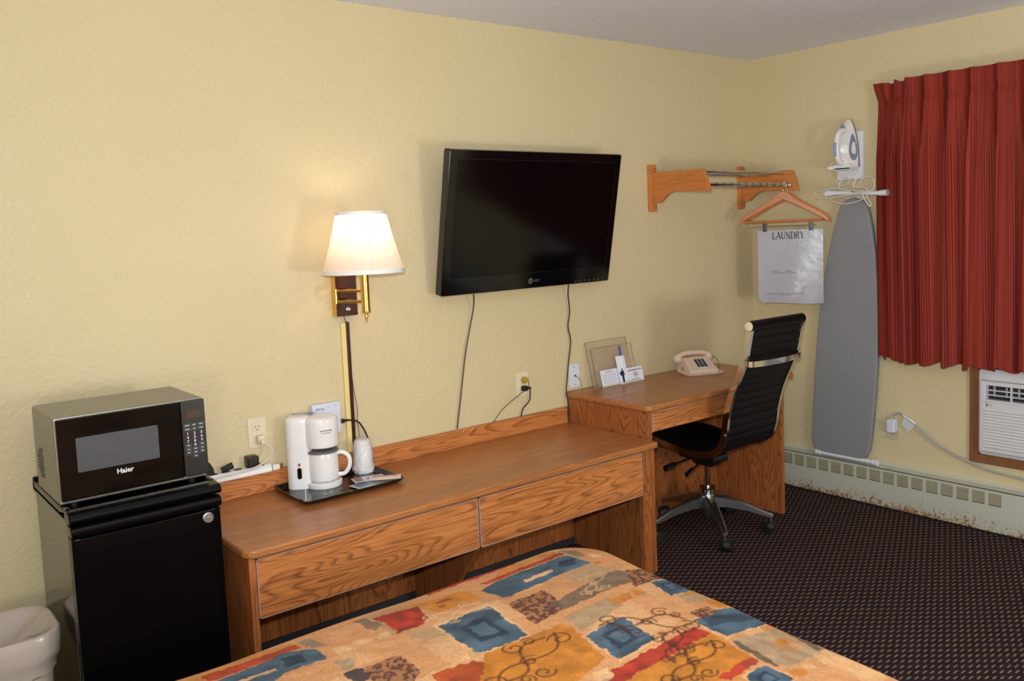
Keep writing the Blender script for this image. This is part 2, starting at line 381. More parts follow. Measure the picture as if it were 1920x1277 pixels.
def loft(rings, close=True):
    v = []; f = []; n = len(rings[0])
    for r in rings: v += [tuple(p) for p in r]
    for j in range(len(rings)-1):
        for k in range(n): f.append((j*n+k, j*n+(k+1) % n, (j+1)*n+(k+1) % n, (j+1)*n+k))
    if close: f += [tuple(range(n-1, -1, -1)), tuple((len(rings)-1)*n+k for k in range(n))]
    return v, f

def join(*ms):
    v = []; f = []
    for m in ms:
        o = len(v); v += list(m[0]); f += [tuple(i+o for i in q) for q in m[1]]
    return v, f

def xf(m, M): return [tuple(M @ Vector(p)) for p in m[0]], m[1]
def frame(o, X, Y, Z):
    return Matrix(((X[0], Y[0], Z[0], o[0]), (X[1], Y[1], Z[1], o[1]), (X[2], Y[2], Z[2], o[2]), (0, 0, 0, 1)))

def thing(name, label, cat, loc, group=None):
    o = bpy.data.objects.new(name, None); COL.objects.link(o); o.location = loc; o.empty_display_size = .05
    o['label'] = label; o['category'] = cat
    if group: o['group'] = group
    return o

def origin_of(o):
    p = Vector((0, 0, 0))
    while o is not None: p += Vector(o.location); o = o.parent
    return p

def add(name, m, mat, parent=None, smooth=None, label=None):
    """one mesh object; vertices come in room coordinates"""
    me = bpy.data.meshes.new(name); vs = [Vector(p) for p in m[0]]
    if parent is not None: loc = Vector((0, 0, 0)); org = origin_of(parent)
    else:
        xs = [p.x for p in vs]; ys = [p.y for p in vs]; zs = [p.z for p in vs]
        org = loc = Vector(((min(xs)+max(xs))/2, (min(ys)+max(ys))/2, min(zs)))
    me.from_pydata([tuple(p-org) for p in vs], [], m[1]); me.validate()
    bm = bmesh.new(); bm.from_mesh(me); bmesh.ops.recalc_face_normals(bm, faces=bm.faces)
    lim = math.radians(smooth if smooth is not None else 40)
    for f in bm.faces: f.smooth = True
    for e in bm.edges: e.smooth = len(e.link_faces) == 2 and e.calc_face_angle(0) < lim
    bm.to_mesh(me); bm.free()
    me.materials.append(MAT[mat] if isinstance(mat, str) else mat)
    o = bpy.data.objects.new(name, me); COL.objects.link(o); o.location = loc
    if parent is not None: o.parent = parent
    if len(me.polygons) < 20000:
        wnm = o.modifiers.new('face_weighted_normals', 'WEIGHTED_NORMAL'); wnm.keep_sharp = True; wnm.weight = 90
    if label: o['label'] = label
    return o

def tag(o, label, cat, group=None):
    o['label'] = label; o['category'] = cat
    if group: o['group'] = group
    return o

def struct(name, m, mat, label, smooth=None, cat='structure'):
    o = add(name, m, mat, None, smooth); o['kind'] = 'structure'; o['label'] = label; o['category'] = cat; return o

def text(name, body, size, org, X, Y, mat, parent, thick=.0004, align='CENTER', bold=0.):
    cu = bpy.data.curves.new(name, 'FONT'); cu.body = body; cu.size = size; cu.align_x = align; cu.align_y = 'CENTER'; cu.extrude = thick; cu.offset = bold
    cu.resolution_u = 2
    t = bpy.data.objects.new(name, cu); COL.objects.link(t)
    me = bpy.data.meshes.new_from_object(t.evaluated_get(bpy.context.evaluated_depsgraph_get()))
    m = ([tuple(v.co) for v in me.vertices], [tuple(p.vertices) for p in me.polygons])
    bpy.data.objects.remove(t); bpy.data.meshes.remove(me)
    X = Vector(X).normalized(); Y = Vector(Y).normalized()
    return add(name, xf(m, frame(org, X, Y, X.cross(Y))), mat, parent)

# ------------------------------------------------------------------ the room
T = .1
struct('floor', box(XL, 0, YB, 0, -T, 0), 'carpet', 'dark carpet woven with rows of small tan dashes', cat='floor')
struct('ceiling', box(XL, 0, YB, 0, H, H+T), 'ceiling', 'pale grey popcorn-textured ceiling', cat='ceiling')
struct('wall_back', box(XL, 0, 0, T, -T, H+T), 'wall', 'long pale yellow textured wall behind the television', cat='wall')
struct('wall_right', box(0, T, YB, T, -T, H+T), 'wall', 'pale yellow wall with the red curtain', cat='wall')
struct('wall_left', box(XL-T, XL, YB, T, -T, H+T), 'wall', 'pale yellow side wall beyond the bed', cat='wall')
struct('wall_front', box(XL-T, T, YB-T, YB, -T, H+T), 'wall', 'pale yellow wall at the head of the bed', cat='wall')
# window behind the curtain
wn = struct('window_1', join(box(-.03, 0, -.98, -.92, .95, 2.1), box(-.03, 0, -2.55, -2.49, .95, 2.1), box(-.03, 0, -2.49, -.98, .95, 1.01), box(-.03, 0, -2.49, -.98, 2.04, 2.1)), 'white_metal', 'white window frame hidden behind the red curtain', cat='window')
add('pane', box(-.012, -.004, -2.49, -.98, 1.01, 2.04), 'glass_black', wn)

# invented brass mounts for the added fill lights, out of view
for (x, y, z), side in zip(FILL_LIGHTS, ('window side', 'far side')):
    sc = thing('fill_light_mount', 'brass mount of an added, unseen fill light on the wall at the head of the bed, ' + side, 'wall lamp', (x, YB, z-.2))
    add('wall_plate', lathe([(.06, 0), (.055, .012), (.0, .014)], (x, YB, z-.18), 24, (0, 1, 0)), 'brass', sc)
    add('stem', tube(smooth_path([(x, YB+.01, z-.18), (x, YB+.08, z-.19), (x, y-.02, z-.185), (x, y, z-.15)], 5), .008, 8), 'brass', sc)

# ------------------------------------------------------------------ baseboard heater along the window wall
hx, hz = -.0645, .2167
ht = thing('baseboard_heater', 'long grey-green baseboard heater with louvred vents and rust-speckled lower edge', 'heater', (-.03, -1.5, 0))
y_end = -3.3
v_w, v_p, v_y0 = .0605, .0769, -.2385
v0, v1 = .140, .199
body = [box(hx, hx+.003, y_end, -.002, .012, v0), box(hx, hx+.003, y_end, -.002, v1, hz)]
edges = [-.002]
for k in range(-2, 16):
    a = v_y0 - v_p*k
    edges += [a, a-v_w]
edges.append(y_end)
for i in range(0, len(edges), 2):
    body.append(box(hx, hx+.003, edges[i+1], edges[i], v0, v1))
body.append(ext([(hx, hz), (-.012, hz+.004), (0, hz+.016), (0, hz+.008), (-.012, hz-.004), (hx, hz-.004)], 'y', y_end, -.002))
add('cover', join(*body), 'heater', ht)
add('back_plate', box(hx+.014, hx+.018, y_end, -.002, .02, hz-.006), 'dark', ht)
add('toe_strip', box(hx+.012, hx+.02, y_end, -.002, 0, .016), 'dark', ht)
slats = []
for j in range(8):
    z = v0+.004+j*(v1-v0-.004)/8
    slats.append(ext([(hx+.0008, z), (hx+.0008, z+.0036), (hx+.006, z+.0046), (hx+.006, z+.001)], 'y', -v_w/2, v_w/2))
proto = None
for k in range(-2, 16):
    yc = v_y0 - v_p*k - v_w/2
    if proto is None:
        proto = add('louvre_vent', xf(join(*slats), Matrix.Translation((0, yc, 0))), 'grille', ht); y_first = yc
    else:
        c = proto.copy(); COL.objects.link(c); c.parent = ht; c.location = (0, yc-y_first, 0)

# ------------------------------------------------------------------ long dresser against the back wall
ZD, YF, DX0, DX1 = .592, -.606, -3.352, -1.506
dr = thing('dresser', 'long low oak dresser with two wide drawers beside the refrigerator', 'dresser', ((DX0+DX1)/2, -.3, 0))
add('dresser_top', ext(round_rect(DX0, DX1, YF, -.004, [.004, .004, .045, .012], 6), 'z', ZD-.028, ZD, .008, 3), 'oak_top', dr)
add('backsplash', box(-3.30, DX1-.002, -.022, -.004, ZD, ZD+.078, .003), 'oak_x', dr)
add('side_panel', box(DX0+.014, DX0+.036, -.585, -.006, 0, ZD-.028, .001), 'oak_z', dr)
add('side_panel', box(DX1-.028, DX1-.006, -.585, -.006, 0, ZD-.028, .001), 'oak_z', dr)
add('stile', box(-1.592, DX1-.029, -.585, -.562, 0, ZD-.029, .001), 'oak_z', dr)
add('top_rail', box(DX0+.037, -1.593, -.575, -.55, ZD-.05, ZD-.029), 'edge', dr)
dz0, dz1 = .366, ZD-.034
for (a, b) in ((DX0+.037, -2.473), (-2.465, -1.594)):
    d = add('drawer', box(a+.003, b-.003, -.590, -.560, dz0+.003, dz1-.003, .0015), 'oak_x', dr)
    add('edge_band', join(box(a, a+.003, -.589, -.562, dz0, dz1), box(a, b, -.589, -.562, dz1-.003, dz1), box(b-.003, b, -.589, -.562, dz0, dz1), box(a, b, -.589, -.562, dz0, dz0+.003)), 'band', d)
    add('drawer_box', box(a+.03, b-.03, -.559, -.09, dz0+.02, dz1-.02), 'dark', d)
add('back_panel', box(DX0+.037, DX1-.029, -.052, -.04, .032, ZD-.03), 'oak_z', dr)
add('kick_strip', box(DX0+.037, DX1-.029, -.06, -.04, 0, .032), 'kick', dr)
add('centre_gusset', ext([(-.053, .0), (-.25, 0), (-.545, dz0-.004), (-.055, dz0-.004)], 'x', -2.44, -2.42, .001), 'oak_z', dr)

# ------------------------------------------------------------------ desk
ZK, KF = .742, -.556
KX0, KX1 = -1.512, -.40
dk = thing('writing_desk', 'oak writing desk with one wide drawer in the corner', 'desk', (-.95, -.28, 0))
add('desk_top', ext(round_rect(KX0, KX1, KF, -.003, [.004, .004, .03, .03], 6), 'z', ZK-.03, ZK, .009, 3), 'oak_top', dk)
add('side_panel', box(-1.498, -1.474, -.538, -.006, 0, ZK-.03, .001), 'oak_z', dk)
add('side_panel', box(-.492, -.468, -.528, -.006, 0, ZK-.03, .001), 'oak_z', dk)
add('back_panel', box(-1.473, -.493, -.10, -.088, 0.0, ZK-.03), 'oak_z', dk)
d = add('drawer', box(-1.468, -.496, -.542, -.52, .618, ZK-.036, .0015), 'oak_x', dk)
add('edge_band', join(box(-1.472, -1.468, -.541, -.522, .616, ZK-.034), box(-.496, -.493, -.541, -.522, .616, ZK-.034), box(-1.472, -.493, -.541, -.522, ZK-.036, ZK-.033)), 'band', d)
add('drawer_box', box(-1.44, -.52, -.519, -.12, .63, ZK-.05), 'dark', d)

# ------------------------------------------------------------------ bed
ZB = .572
BX0, BX1, BY0, BY1 = -4.09, -2.545, -3.20, -1.135
bd = thing('bed', 'bed under a patchwork-print bedspread of orange, blue and red', 'bed', ((BX0+BX1)/2, (BY0+BY1)/2, 0))
add('bed_base', box(BX0+.05, BX1-.05, BY0+.02, BY1-.05, 0, .25, .02), 'bedbase', bd)
add('mattress', box(BX0+.04, BX1-.04, BY0+.01, BY1-.04, .251, ZB-.03, .06, 4), 'mattress', bd)
def axis_pts(lo, hi, flo, fhi, fine, coarse):
    a = list(np.arange(lo, flo, coarse)) + list(np.arange(flo, fhi, fine)) + list(np.arange(fhi, hi, coarse)) + [hi]
    return np.array(a)
DROP = .40
gx = axis_pts(BX0-DROP, BX1+DROP, -3.95, BX1+.10, .0036, .03)
gy = axis_pts(BY0, BY1+DROP, -2.42, BY1+.10, .0036, .03)
GX, GY = np.meshgrid(gx, gy, indexing='ij')
rc, ra = .13, .055
cx, cy = (BX0+BX1)/2, (BY0-1+BY1)/2
hx_, hy_ = (BX1-BX0)/2-ra, (BY1-BY0+1)/2-ra
qx, qy = np.abs(GX-cx)-(hx_-rc), np.abs(GY-cy)-(hy_-rc)
qxp, qyp = np.maximum(qx, 0), np.maximum(qy, 0)
ln = np.sqrt(qxp**2+qyp**2)+1e-9
dist = ln + np.minimum(np.maximum(qx, qy), 0) - rc
nx_ = np.where((qx > 0) | (qy > 0), qxp/ln, 0)*np.sign(GX-cx); ny_ = np.where((qx > 0) | (qy > 0), qyp/ln, 0)*np.sign(GY-cy)
dp = np.maximum(dist, 0)
bxp, byp = GX-nx_*dp, GY-ny_*dp
ang = np.minimum(dp/ra, PI/2); fall = np.maximum(dp-ra*PI/2, 0)
outw = ra*np.sin(ang); down = ra*(1-np.cos(ang))+np.minimum(fall, DROP)
PXg = bxp+nx_*(outw+.012*np.sin(17*(GX+GY))*np.minimum(fall*6, 1)); PYg = byp+ny_*(outw+.012*np.sin(17*(GX-GY))*np.minimum(fall*6, 1))
PXg = PXg + .088*(PYg+2.15)*np.clip((GX-cx)/.6, 0, 1)
crown = -.018*np.clip(1+dist/.28, 0, 1)**2
puff = .0035*np.sin(11*GX+2*np.sin(5*GY))*np.sin(9*GY+1.5*np.sin(6*GX))
PZg = np.maximum(ZB+crown+puff-down, .06)
ni, nj = GX.shape
vv = np.stack([PXg, PYg, PZg], -1).reshape(-1, 3) - np.array(bd.location)
idx = np.arange(ni*nj).reshape(ni, nj)
ff = np.stack([idx[:-1, :-1], idx[1:, :-1], idx[1:, 1:], idx[:-1, 1:]], -1).reshape(-1, 4)
# the print: patches traced on the photograph and laid on the cloth
def bedpt(x, y):
    p = hit(x, y, 2, ZB-.006); return (p.x, p.y)
def c4(*q): return [bedpt(300+x/2.743, 1010+y/2.743) for x, y in q]
def c5(*q): return [bedpt(900+x/2.4, 1010+y/2.4) for x, y in q]
rng = np.random.RandomState(3)
def vnoise(x, y, s, seed):
    r = np.random.RandomState(seed).rand(64, 64); x = x*s; y = y*s
    xi = np.floor(x).astype(int); yi = np.floor(y).astype(int); fx = x-xi; fy = y-yi; fx = fx*fx*(3-2*fx); fy = fy*fy*(3-2*fy)
    g = lambda a, b: r[a % 64, b % 64]
    return (g(xi, yi)*(1-fx)+g(xi+1, yi)*fx)*(1-fy)+(g(xi, yi+1)*(1-fx)+g(xi+1, yi+1)*fx)*fy
JX = GX+.010*(vnoise(GX, GY, 70, 1)-.5)+.008*(vnoise(GX, GY, 14, 2)-.5)
JY = GY+.010*(vnoise(GX, GY, 70, 5)-.5)+.008*(vnoise(GX, GY, 14, 6)-.5)
def inside(poly, X, Y):
    r = np.zeros(X.shape, bool); n = len(poly)
    for i in range(n):
        x1, y1 = poly[i]; x2, y2 = poly[(i+1) % n]
        if y1 == y2: continue
        c = ((y1 > Y) != (y2 > Y)) & (X < (x2-x1)*(Y-y1)/(y2-y1)+x1); r ^= c
    return r
def L3(c): return np.array(lin(c))
TAN, PEACH, CREAM, GOLD, RUST, RED, BLUE, NAVY, GREY, BROWN, SAGE = [L3(c) for c in ((208, 158, 108), (224, 168, 116), (236, 196, 142), (206, 136, 48), (176, 76, 34), (178, 52, 40), (80, 106, 124), (46, 62, 80), (112, 106, 92), (108, 70, 56), (166, 156, 126))]
C = np.zeros(GX.shape+(3,)); t = vnoise(GX, GY, 5, 9)[..., None]; C[:] = TAN*(1-t)+PEACH*t
# background blocks so the print carries on outside the traced area
for k in range(150):
    x = rng.uniform(BX0-.4, BX1+.4); y = rng.uniform(BY0, BY1+.4); a, b = rng.uniform(.03, .10, 2)
    col = [TAN, PEACH, CREAM, GOLD, SAGE, CREAM][rng.randint(6)]
    m_ = inside([(x-a, y-b), (x+a, y-b), (x+a, y+b), (x-a, y+b)], JX, JY); C[m_] = C[m_]*.45+col*.55
for k in range(46):
    x = rng.uniform(BX0-.4, BX1+.4); y = rng.uniform(BY0, BY1+.4)
    p = CAM - Vector((x, y, ZB)); 
    if -3.9 < x < BX1 and -2.3 < y < BY1: continue
    a, b = rng.uniform(.06, .14, 2); col = [BLUE, RED, GOLD, RUST, BROWN, BLUE][rng.randint(6)]
    m_ = inside([(x-a, y-b), (x+a, y-b), (x+a, y+b), (x-a, y+b)], JX, JY); C[m_] = col
def paint(poly, col, op=1., tex=.25, seed=11, s=40):
    m_ = inside(poly, JX, JY)
    k = 1+tex*2*(vnoise(GX[m_], GY[m_], s, seed)-.5)[:, None]
    C[m_] = C[m_]*(1-op)+np.clip(col*k, 0, 1)*op
def inset(poly, f):
    mx = sum(p[0] for p in poly)/len(poly); my = sum(p[1] for p in poly)/len(poly)
    return [(mx+(x-mx)*f, my+(y-my)*f) for x, y in poly]
def blue(poly, ring=True):
    paint(inset(poly, 1.12), CREAM, .7); paint(poly, BLUE, 1, .45, 21, 30)
    if ring: paint(inset(poly, .55), NAVY, .85, .3); paint(inset(poly, .34), BLUE*1.25, .9, .3)
def hatch(poly):
    m_ = inside(poly, JX, JY); n = vnoise(GX[m_], GY[m_], 130, 31); k = np.where(n > .52, 1., 0.)[:, None]
    C[m_] = BROWN*(.75+.5*vnoise(GX[m_], GY[m_], 30, 33)[:, None])*(1-k*.55)+PEACH*k*.45
for q in [((940, 560), (1180, 480), (1420, 560), (1130, 640)), ((560, 680), (900, 600), (960, 700), (640, 732)), ((1620, 600), (1900, 510), (1920, 560), (1660, 640)), ((860, 460), (1080, 400), (1100, 470), (900, 540))]:
    paint(c4(*q), PEACH, .8, .12)
for q in [((420, 230), (560, 120), (700, 210), (480, 330)), ((640, 310), (800, 250), (960, 340), (760, 400)), ((450, 90), (590, 60), (780, 130), (560, 150)), ((1420, 600), (1600, 560), (1760, 640), (1500, 641))]:
    paint(c5(*q), PEACH, .7, .12)
paint(c5((330, 380), (520, 300), (600, 330), (430, 440)), SAGE, .7)
paint(c5((400, 160), (540, 140), (620, 180), (440, 240)), SAGE, .35)
paint(c4((1110, 385), (1500, 270), (1600, 330), (1400, 400), (1280, 350)), GOLD, .85)
paint(c4((0, 732), (100, 640), (660, 520), (700, 545), (200, 732)), GOLD, .55)
paint(c4((250, 732), (640, 575), (790, 560), (855, 635), (640, 700), (560, 760)), BLUE, 1, .4, 21, 30)
paint(c4((620, 610), (730, 590), (760, 640), (650, 665)), NAVY, .9)
paint(c4((380, 730), (590, 665), (600, 680), (430, 735)), CREAM, .8)
paint(c4((200, 680), (690, 530), (720, 550), (240, 725)), RED, .85, .4)
paint(c4((690, 515), (770, 495), (860, 545), (780, 555)), SAGE*.7, .85)
paint(c4((990, 405), (1040, 395), (1120, 440), (1100, 465), (1060, 460)), GREY, .8)
paint(c4((1070, 400), (1290, 350), (1350, 425), (1330, 460), (1220, 485)), RED, .95, .45)
paint(c4((1360, 335), (1430, 310), (1455, 325), (1390, 345)), RUST, .8)
paint(c4((1380, 360), (1425, 348), (1440, 365), (1400, 378)), RUST, .7)
blue(c4((1400, 470), (1640, 375), (1860, 515), (1620, 605)))
for q in [((990, 530), (1080, 510), (1100, 530), (1010, 555)), ((1110, 495), (1170, 470), (1190, 500), (1130, 520)), ((880, 570), (960, 550), (990, 590), (910, 610)), ((1530, 620), (1570, 610), (1590, 630), (1550, 640))]:
    paint(c4(*q), CREAM, .9, .1)
paint(c4((900, 650), (980, 625), (1020, 670), (960, 700)), SAGE, .8)
hatch(c4((1060, 680), (1240, 615), (1330, 700), (1290, 760), (1100, 760)))
paint(c4((945, 720), (1000, 690), (1050, 685), (1095, 732), (1040, 760)), NAVY*.7, .9)
paint(c4((1390, 715), (1600, 645), (1680, 665), (1720, 732), (1560, 790)), RUST, .95, .3)
paint(c5((0, 530), (320, 410), (370, 420), (550, 560), (430, 660), (0, 700)), GOLD, .95, .25)
paint(c5((0, 150), (220, 70), (290, 100), (0, 205)), GOLD, .7)
paint(c5((0, 210), (290, 105), (425, 140), (60, 290), (-60, 250)), BLUE, 1, .4, 21, 30)
paint(c5((130, 210), (250, 165), (255, 180), (140, 220)), CREAM, .85)
paint(c5((270, 135), (330, 120), (350, 150), (290, 165)), NAVY, .9)
paint(c5((-60, 210), (270, 85), (290, 100), (-40, 222)), RED, .85, .4)
paint(c5((260, 75), (340, 75), (400, 110), (350, 115)), SAGE*.65, .8)
hatch(c5((80, 320), (225, 260), (345, 340), (210, 405)))
paint(c5((250, 330), (540, 160), (590, 160), (660, 200), (350, 340)), GREY, .85, .3)
hatch(c5((590, 155), (690, 125), (780, 175), (690, 215), (640, 245)))
blue(c5((715, 210), (790, 175), (915, 220), (815, 265)))
paint(c5((840, 265), (930, 230), (1060, 260), (900, 300)), SAGE, .6)
for q in [((525, 310), (590, 290), (610, 310), (560, 335)), ((580, 285), (620, 275), (640, 300), (600, 310)), ((625, 260), (670, 250), (690, 270), (650, 285)), ((1310, 445), (1360, 440), (1390, 465), (1330, 480)), ((430, 130), (465, 122), (475, 138), (440, 145)), ((1380, 600), (1440, 585), (1480, 610), (1430, 630))]:
    paint(c5(*q), GOLD, .85, .15)
blue(c5((445, 465), (595, 385), (765, 480), (610, 565)))
paint(c5((580, 615), (940, 415), (1010, 445), (640, 660), (570, 660)), RED, .95, .45)
paint(c5((640, 660), (1010, 445), (1210, 545), (1070, 660), (900, 720)), GOLD, .95, .25)
paint(c5((1050, 650), (1210, 545), (1250, 565), (1120, 660)), RED, .9, .4)
paint(c5((1110, 475), (1320, 385), (1540, 480), (1380, 590)), SAGE, .75)
paint(c5((1290, 470), (1380, 420), (1470, 470), (1380, 520)), TAN, .7)
paint(c5((1310, 445), (1360, 440), (1390, 465), (1330, 480)), GOLD, .8)
paint(c5((1110, 480), (1140, 475), (1350, 585), (1310, 588)), GREY*.8, .9)
paint(c5((1340, 388), (1360, 388), (1550, 478), (1510, 485)), GREY*.8, .9)
paint(inset(c5((920, 385), (1060, 310), (1140, 305), (1290, 360), (1080, 460)), 1.1), CREAM, .7)
paint(c5((920, 385), (1060, 310), (1140, 305), (1290, 360), (1080, 460)), BLUE, 1, .4, 21, 30)
paint(c5((950, 375), (1120, 335), (1260, 350), (1180, 365), (1000, 410)), NAVY, .7)
hatch(c5((900, 345), (980, 310), (1030, 335), (960, 375)))
blue(c5((1180, 640), (1270, 585), (1420, 635), (1300, 720)))
for q in [((1520, 530), (1560, 520), (1590, 540), (1540, 555)), ((400, 95), (440, 85), (470, 100), (430, 112)), ((1440, 570), (1500, 556), (1530, 580), (1470, 592)), ((500, 620), (560, 600), (590, 640), (520, 660))]:
    paint(c5(*q), CREAM, .9, .1)
hatch(c5((1780, 630), (1830, 622), (1860, 650), (1800, 660)))
# scrollwork drawn in dark line
def stroke(pts, wid, col, op=.8):
    pts = np.array(pts)
    x0, y0 = pts.min(0)-wid*2; x1, y1 = pts.max(0)+wid*2
    m_ = (GX > x0) & (GX < x1) & (GY > y0) & (GY < y1); X = GX[m_]; Y = GY[m_]; dmin = np.full(X.shape, 9.)
    for (ax_, ay_), (bx_, by_) in zip(pts[:-1], pts[1:]):
        vx, vy = bx_-ax_, by_-ay_; tt = np.clip(((X-ax_)*vx+(Y-ay_)*vy)/(vx*vx+vy*vy+1e-12), 0, 1)
        dmin = np.minimum(dmin, np.hypot(X-ax_-tt*vx, Y-ay_-tt*vy))
    k = (op*np.clip(1.5-dmin/wid, 0, 1))[:, None]; sub = C[m_]; C[m_] = sub*(1-k)+col*k
def spiral(c, r, a0, turns, sgn):
    return [(c[0]+r*(1-.75*k/24)*math.cos(a0+sgn*turns*2*PI*k/24), c[1]+r*(1-.75*k/24)*math.sin(a0+sgn*turns*2*PI*k/24)) for k in range(25)]
def scroll(c, L_, ang_, col, wid=.0035):
    u = (math.cos(ang_), math.sin(ang_)); n = (-u[1], u[0])
    P_ = lambda a, b: (c[0]+u[0]*a*L_+n[0]*b*L_, c[1]+u[1]*a*L_+n[1]*b*L_)
    stroke([P_(-.5+k/20, .13*math.sin(k/20*2*PI)) for k in range(21)], wid, col)
    stroke([P_(-.4+.8*k/20, -.12*math.sin(k/20*2*PI)+.05) for k in range(21)], wid, col)
    for (a, b, r, s) in ((-.42, .12, .12, 1), (.42, -.10, .12, -1), (-.15, -.2, .10, -1), (.16, .22, .11, 1), (0, 0, .09, 1), (.3, .16, .07, -1), (-.3, -.12, .07, 1)):
        stroke(spiral(P_(a, b), r*L_, ang_+a*5, 1.2, s), wid*.85, col)
DK = L3((84, 52, 36))
for (x, y, l, a) in ((205, 565, .27, .5), (720, 405, .24, -.6), (950, 575, .22, .4), (850, 500, .16, .8)):
    scroll(bedpt(900+x/2.4, 1010+y/2.4), l, a, DK)
scroll(bedpt(300+1500/2.743, 1010+400/2.743), .17, -.2, L3((226, 190, 140)), .003)
scroll(bedpt(900+450/2.4, 1010+230/2.4), .15, .8, L3((214, 178, 130)), .003)
C *= np.array([.86, .76, .72])
me = bpy.data.meshes.new('bedspread'); me.vertices.add(len(vv)); me.vertices.foreach_set('co', vv.astype(np.float32).ravel())
me.loops.add(ff.size); me.loops.foreach_set('vertex_index', ff.astype(np.int32).ravel())
me.polygons.add(len(ff)); me.polygons.foreach_set('loop_start', np.arange(0, ff.size, 4, dtype=np.int32)); me.polygons.foreach_set('loop_total', np.full(len(ff), 4, np.int32))
me.polygons.foreach_set('use_smooth', np.ones(len(ff), bool)); me.update(); me.validate()
ca = me.color_attributes.new('print', 'FLOAT_COLOR', 'POINT')
ca.data.foreach_set('color', np.concatenate([C.reshape(-1, 3), np.ones((ni*nj, 1))], 1).astype(np.float32).ravel())
me.materials.append(MAT['bed']); sp_ = bpy.data.objects.new('bedspread', me); COL.objects.link(sp_); sp_.parent = bd
# ------------------------------------------------------------------ refrigerator and microwave
FX0, FX1, FYF, FZ = -3.812, -3.392, -.552, .812
fr = thing('mini_refrigerator', 'black glossy under-counter refrigerator at the end of the dresser', 'refrigerator', ((FX0+FX1)/2, -.31, 0))
add('cabinet', box(FX0+.004, FX1-.004, -.50, -.08, .03, FZ-.035, .004), 'black_gloss', fr)
add('worktop', join(ext([(-.515, FZ-.034), (-.552, FZ-.030), (-.556, FZ-.018), (-.545, FZ-.004), (-.50, FZ), (-.44, FZ-.012), (-.09, FZ-.012), (-.075, FZ+.012), (-.06, FZ+.012), (-.06, FZ-.034)], 'x', FX0, FX1, .004),
    box(FX0, FX0+.02, -.50, -.06, FZ-.03, FZ+.002, .006), box(FX1-.02, FX1, -.50, -.06, FZ-.03, FZ+.002, .006)), 'black_door', fr)
dpoly = [(FX0+.003, -.505), (FX1-.003, -.505), (FX1-.004, -.540), (FX1-.03, -.549), ((FX0+FX1)/2, -.553), (FX0+.03, -.549), (FX0+.004, -.540)]
door = add('door', ext(dpoly, 'z', .055, FZ-.075, .004), 'black_door', fr)
add('door_handle_lip', ext([(-.505, FZ-.072), (-.548, FZ-.072), (-.556, FZ-.062), (-.556, FZ-.046), (-.545, FZ-.038), (-.505, FZ-.038)], 'x', FX0+.002, FX1-.002, .005), 'black_door', door)
bc = hit(391, 971, 1, -.553)
add('badge', lathe([(.0165, 0), (.0165, .003), (.014, .0045), (.0135, .003), (.006, .003), (0, .0035)], (bc.x, -.5495, bc.z), 28, (0, -1, 0)), 'silver', door, label='round silver badge')
for (x, y) in ((FX0+.04, -.45), (FX1-.04, -.45), (FX0+.04, -.12), (FX1-.04, -.12)):
    add('foot', lathe([(.016, 0), (.016, .03)], (x, y, 0), 12), 'rubber', fr)

MX0, MX1, MYF, MYB, MZ0, MZ1 = -3.812, -3.398, -.475, -.16, FZ-.005, 1.066
mw = thing('microwave_oven', 'black microwave oven standing on the refrigerator', 'microwave', ((MX0+MX1)/2, -.32, FZ-.01))
add('casing', box(MX0, MX1, MYF+.02, MYB, MZ0+.008, MZ1, .006), 'mw_case', mw)
xs = hit(334, 751, 1, MYF).x + .004
dm = add('door', box(MX0+.002, xs-.001, MYF, MYF+.019, MZ0+.022, MZ1-.003, .004), 'glass_black', mw)
w0 = hit(141, 822, 1, MYF); w1 = hit(300, 859, 1, MYF)
add('window', ext(round_rect(w0.x, w1.x, w1.z+.002, w0.z, .004), 'y', MYF-.0012, MYF+.001), 'mesh_glass', dm)
lg = hit(235, 882, 1, MYF)
text('lettering', 'Haier', .0205, (lg.x, MYF-.0006, lg.z+.001), (1, 0, 0), (0, 0, 1), 'print_white', dm, bold=.0006)
cp = add('control_panel', box(xs+.001, MX1-.001, MYF, MYF+.019, MZ0+.022, MZ1-.003, .004), 'black_plastic', mw)
pcx = (xs+MX1)/2
add('display', box(pcx-.022, pcx+.022, MYF-.0008, MYF, 1.008, 1.034), 'amber', cp)
rows = [(.988, ('Popcorn', 'Pizza', 'Potato')), (.976, ('Defrost', 'Cook', 'Reheat')), (.962, '123'), (.950, '456'), (.938, '789'), (.926, ('Clock', '0', 'Timer')), (.914, ('Time', 'Power', 'Auto')), (.903, ('Memo', 'Speed', 'Start')), (.891, (None, 'Stop', None))]
for z, labs in rows:
    for k, s in enumerate(labs):
        if s is None: continue
        x = pcx+(k-1)*.0205
        if len(s) == 1:
            text('number_key', s, .0115, (x, MYF-.0006, z), (1, 0, 0), (0, 0, 1), 'print_white', cp, bold=.0003)
        else:
            fr_ = join(box(x-.0082, x+.0082, MYF-.0007, MYF, z+.0041, z+.0046), box(x-.0082, x+.0082, MYF-.0007, MYF, z-.0046, z-.0041), box(x-.0082, x-.0077, MYF-.0007, MYF, z-.0041, z+.0041), box(x+.0077, x+.0082, MYF-.0007, MYF, z-.0041, z+.0041))
            kf = add('function_key', fr_, 'print_dim', cp)
            add('printed_word', box(x-.0012*len(s)*.75, x+.0012*len(s)*.75, MYF-.0007, MYF, z-.0012, z+.0012), 'print_white', kf)
add('door_button', box(xs+.01, MX1-.01, MYF-.002, MYF, MZ0+.022, MZ0+.05, .002), 'black_plastic', cp)
holes = []
for i in range(10):
    for j in range(6):
        z = .862+i*.0092; y = MYB-.04-j*.013-(i % 2)*.006
        if (i+j) > 1 and i-j < 8: holes.append(box(MX0-.0008, MX0+.001, y-.0035, y+.0035, z-.0018, z+.0018))
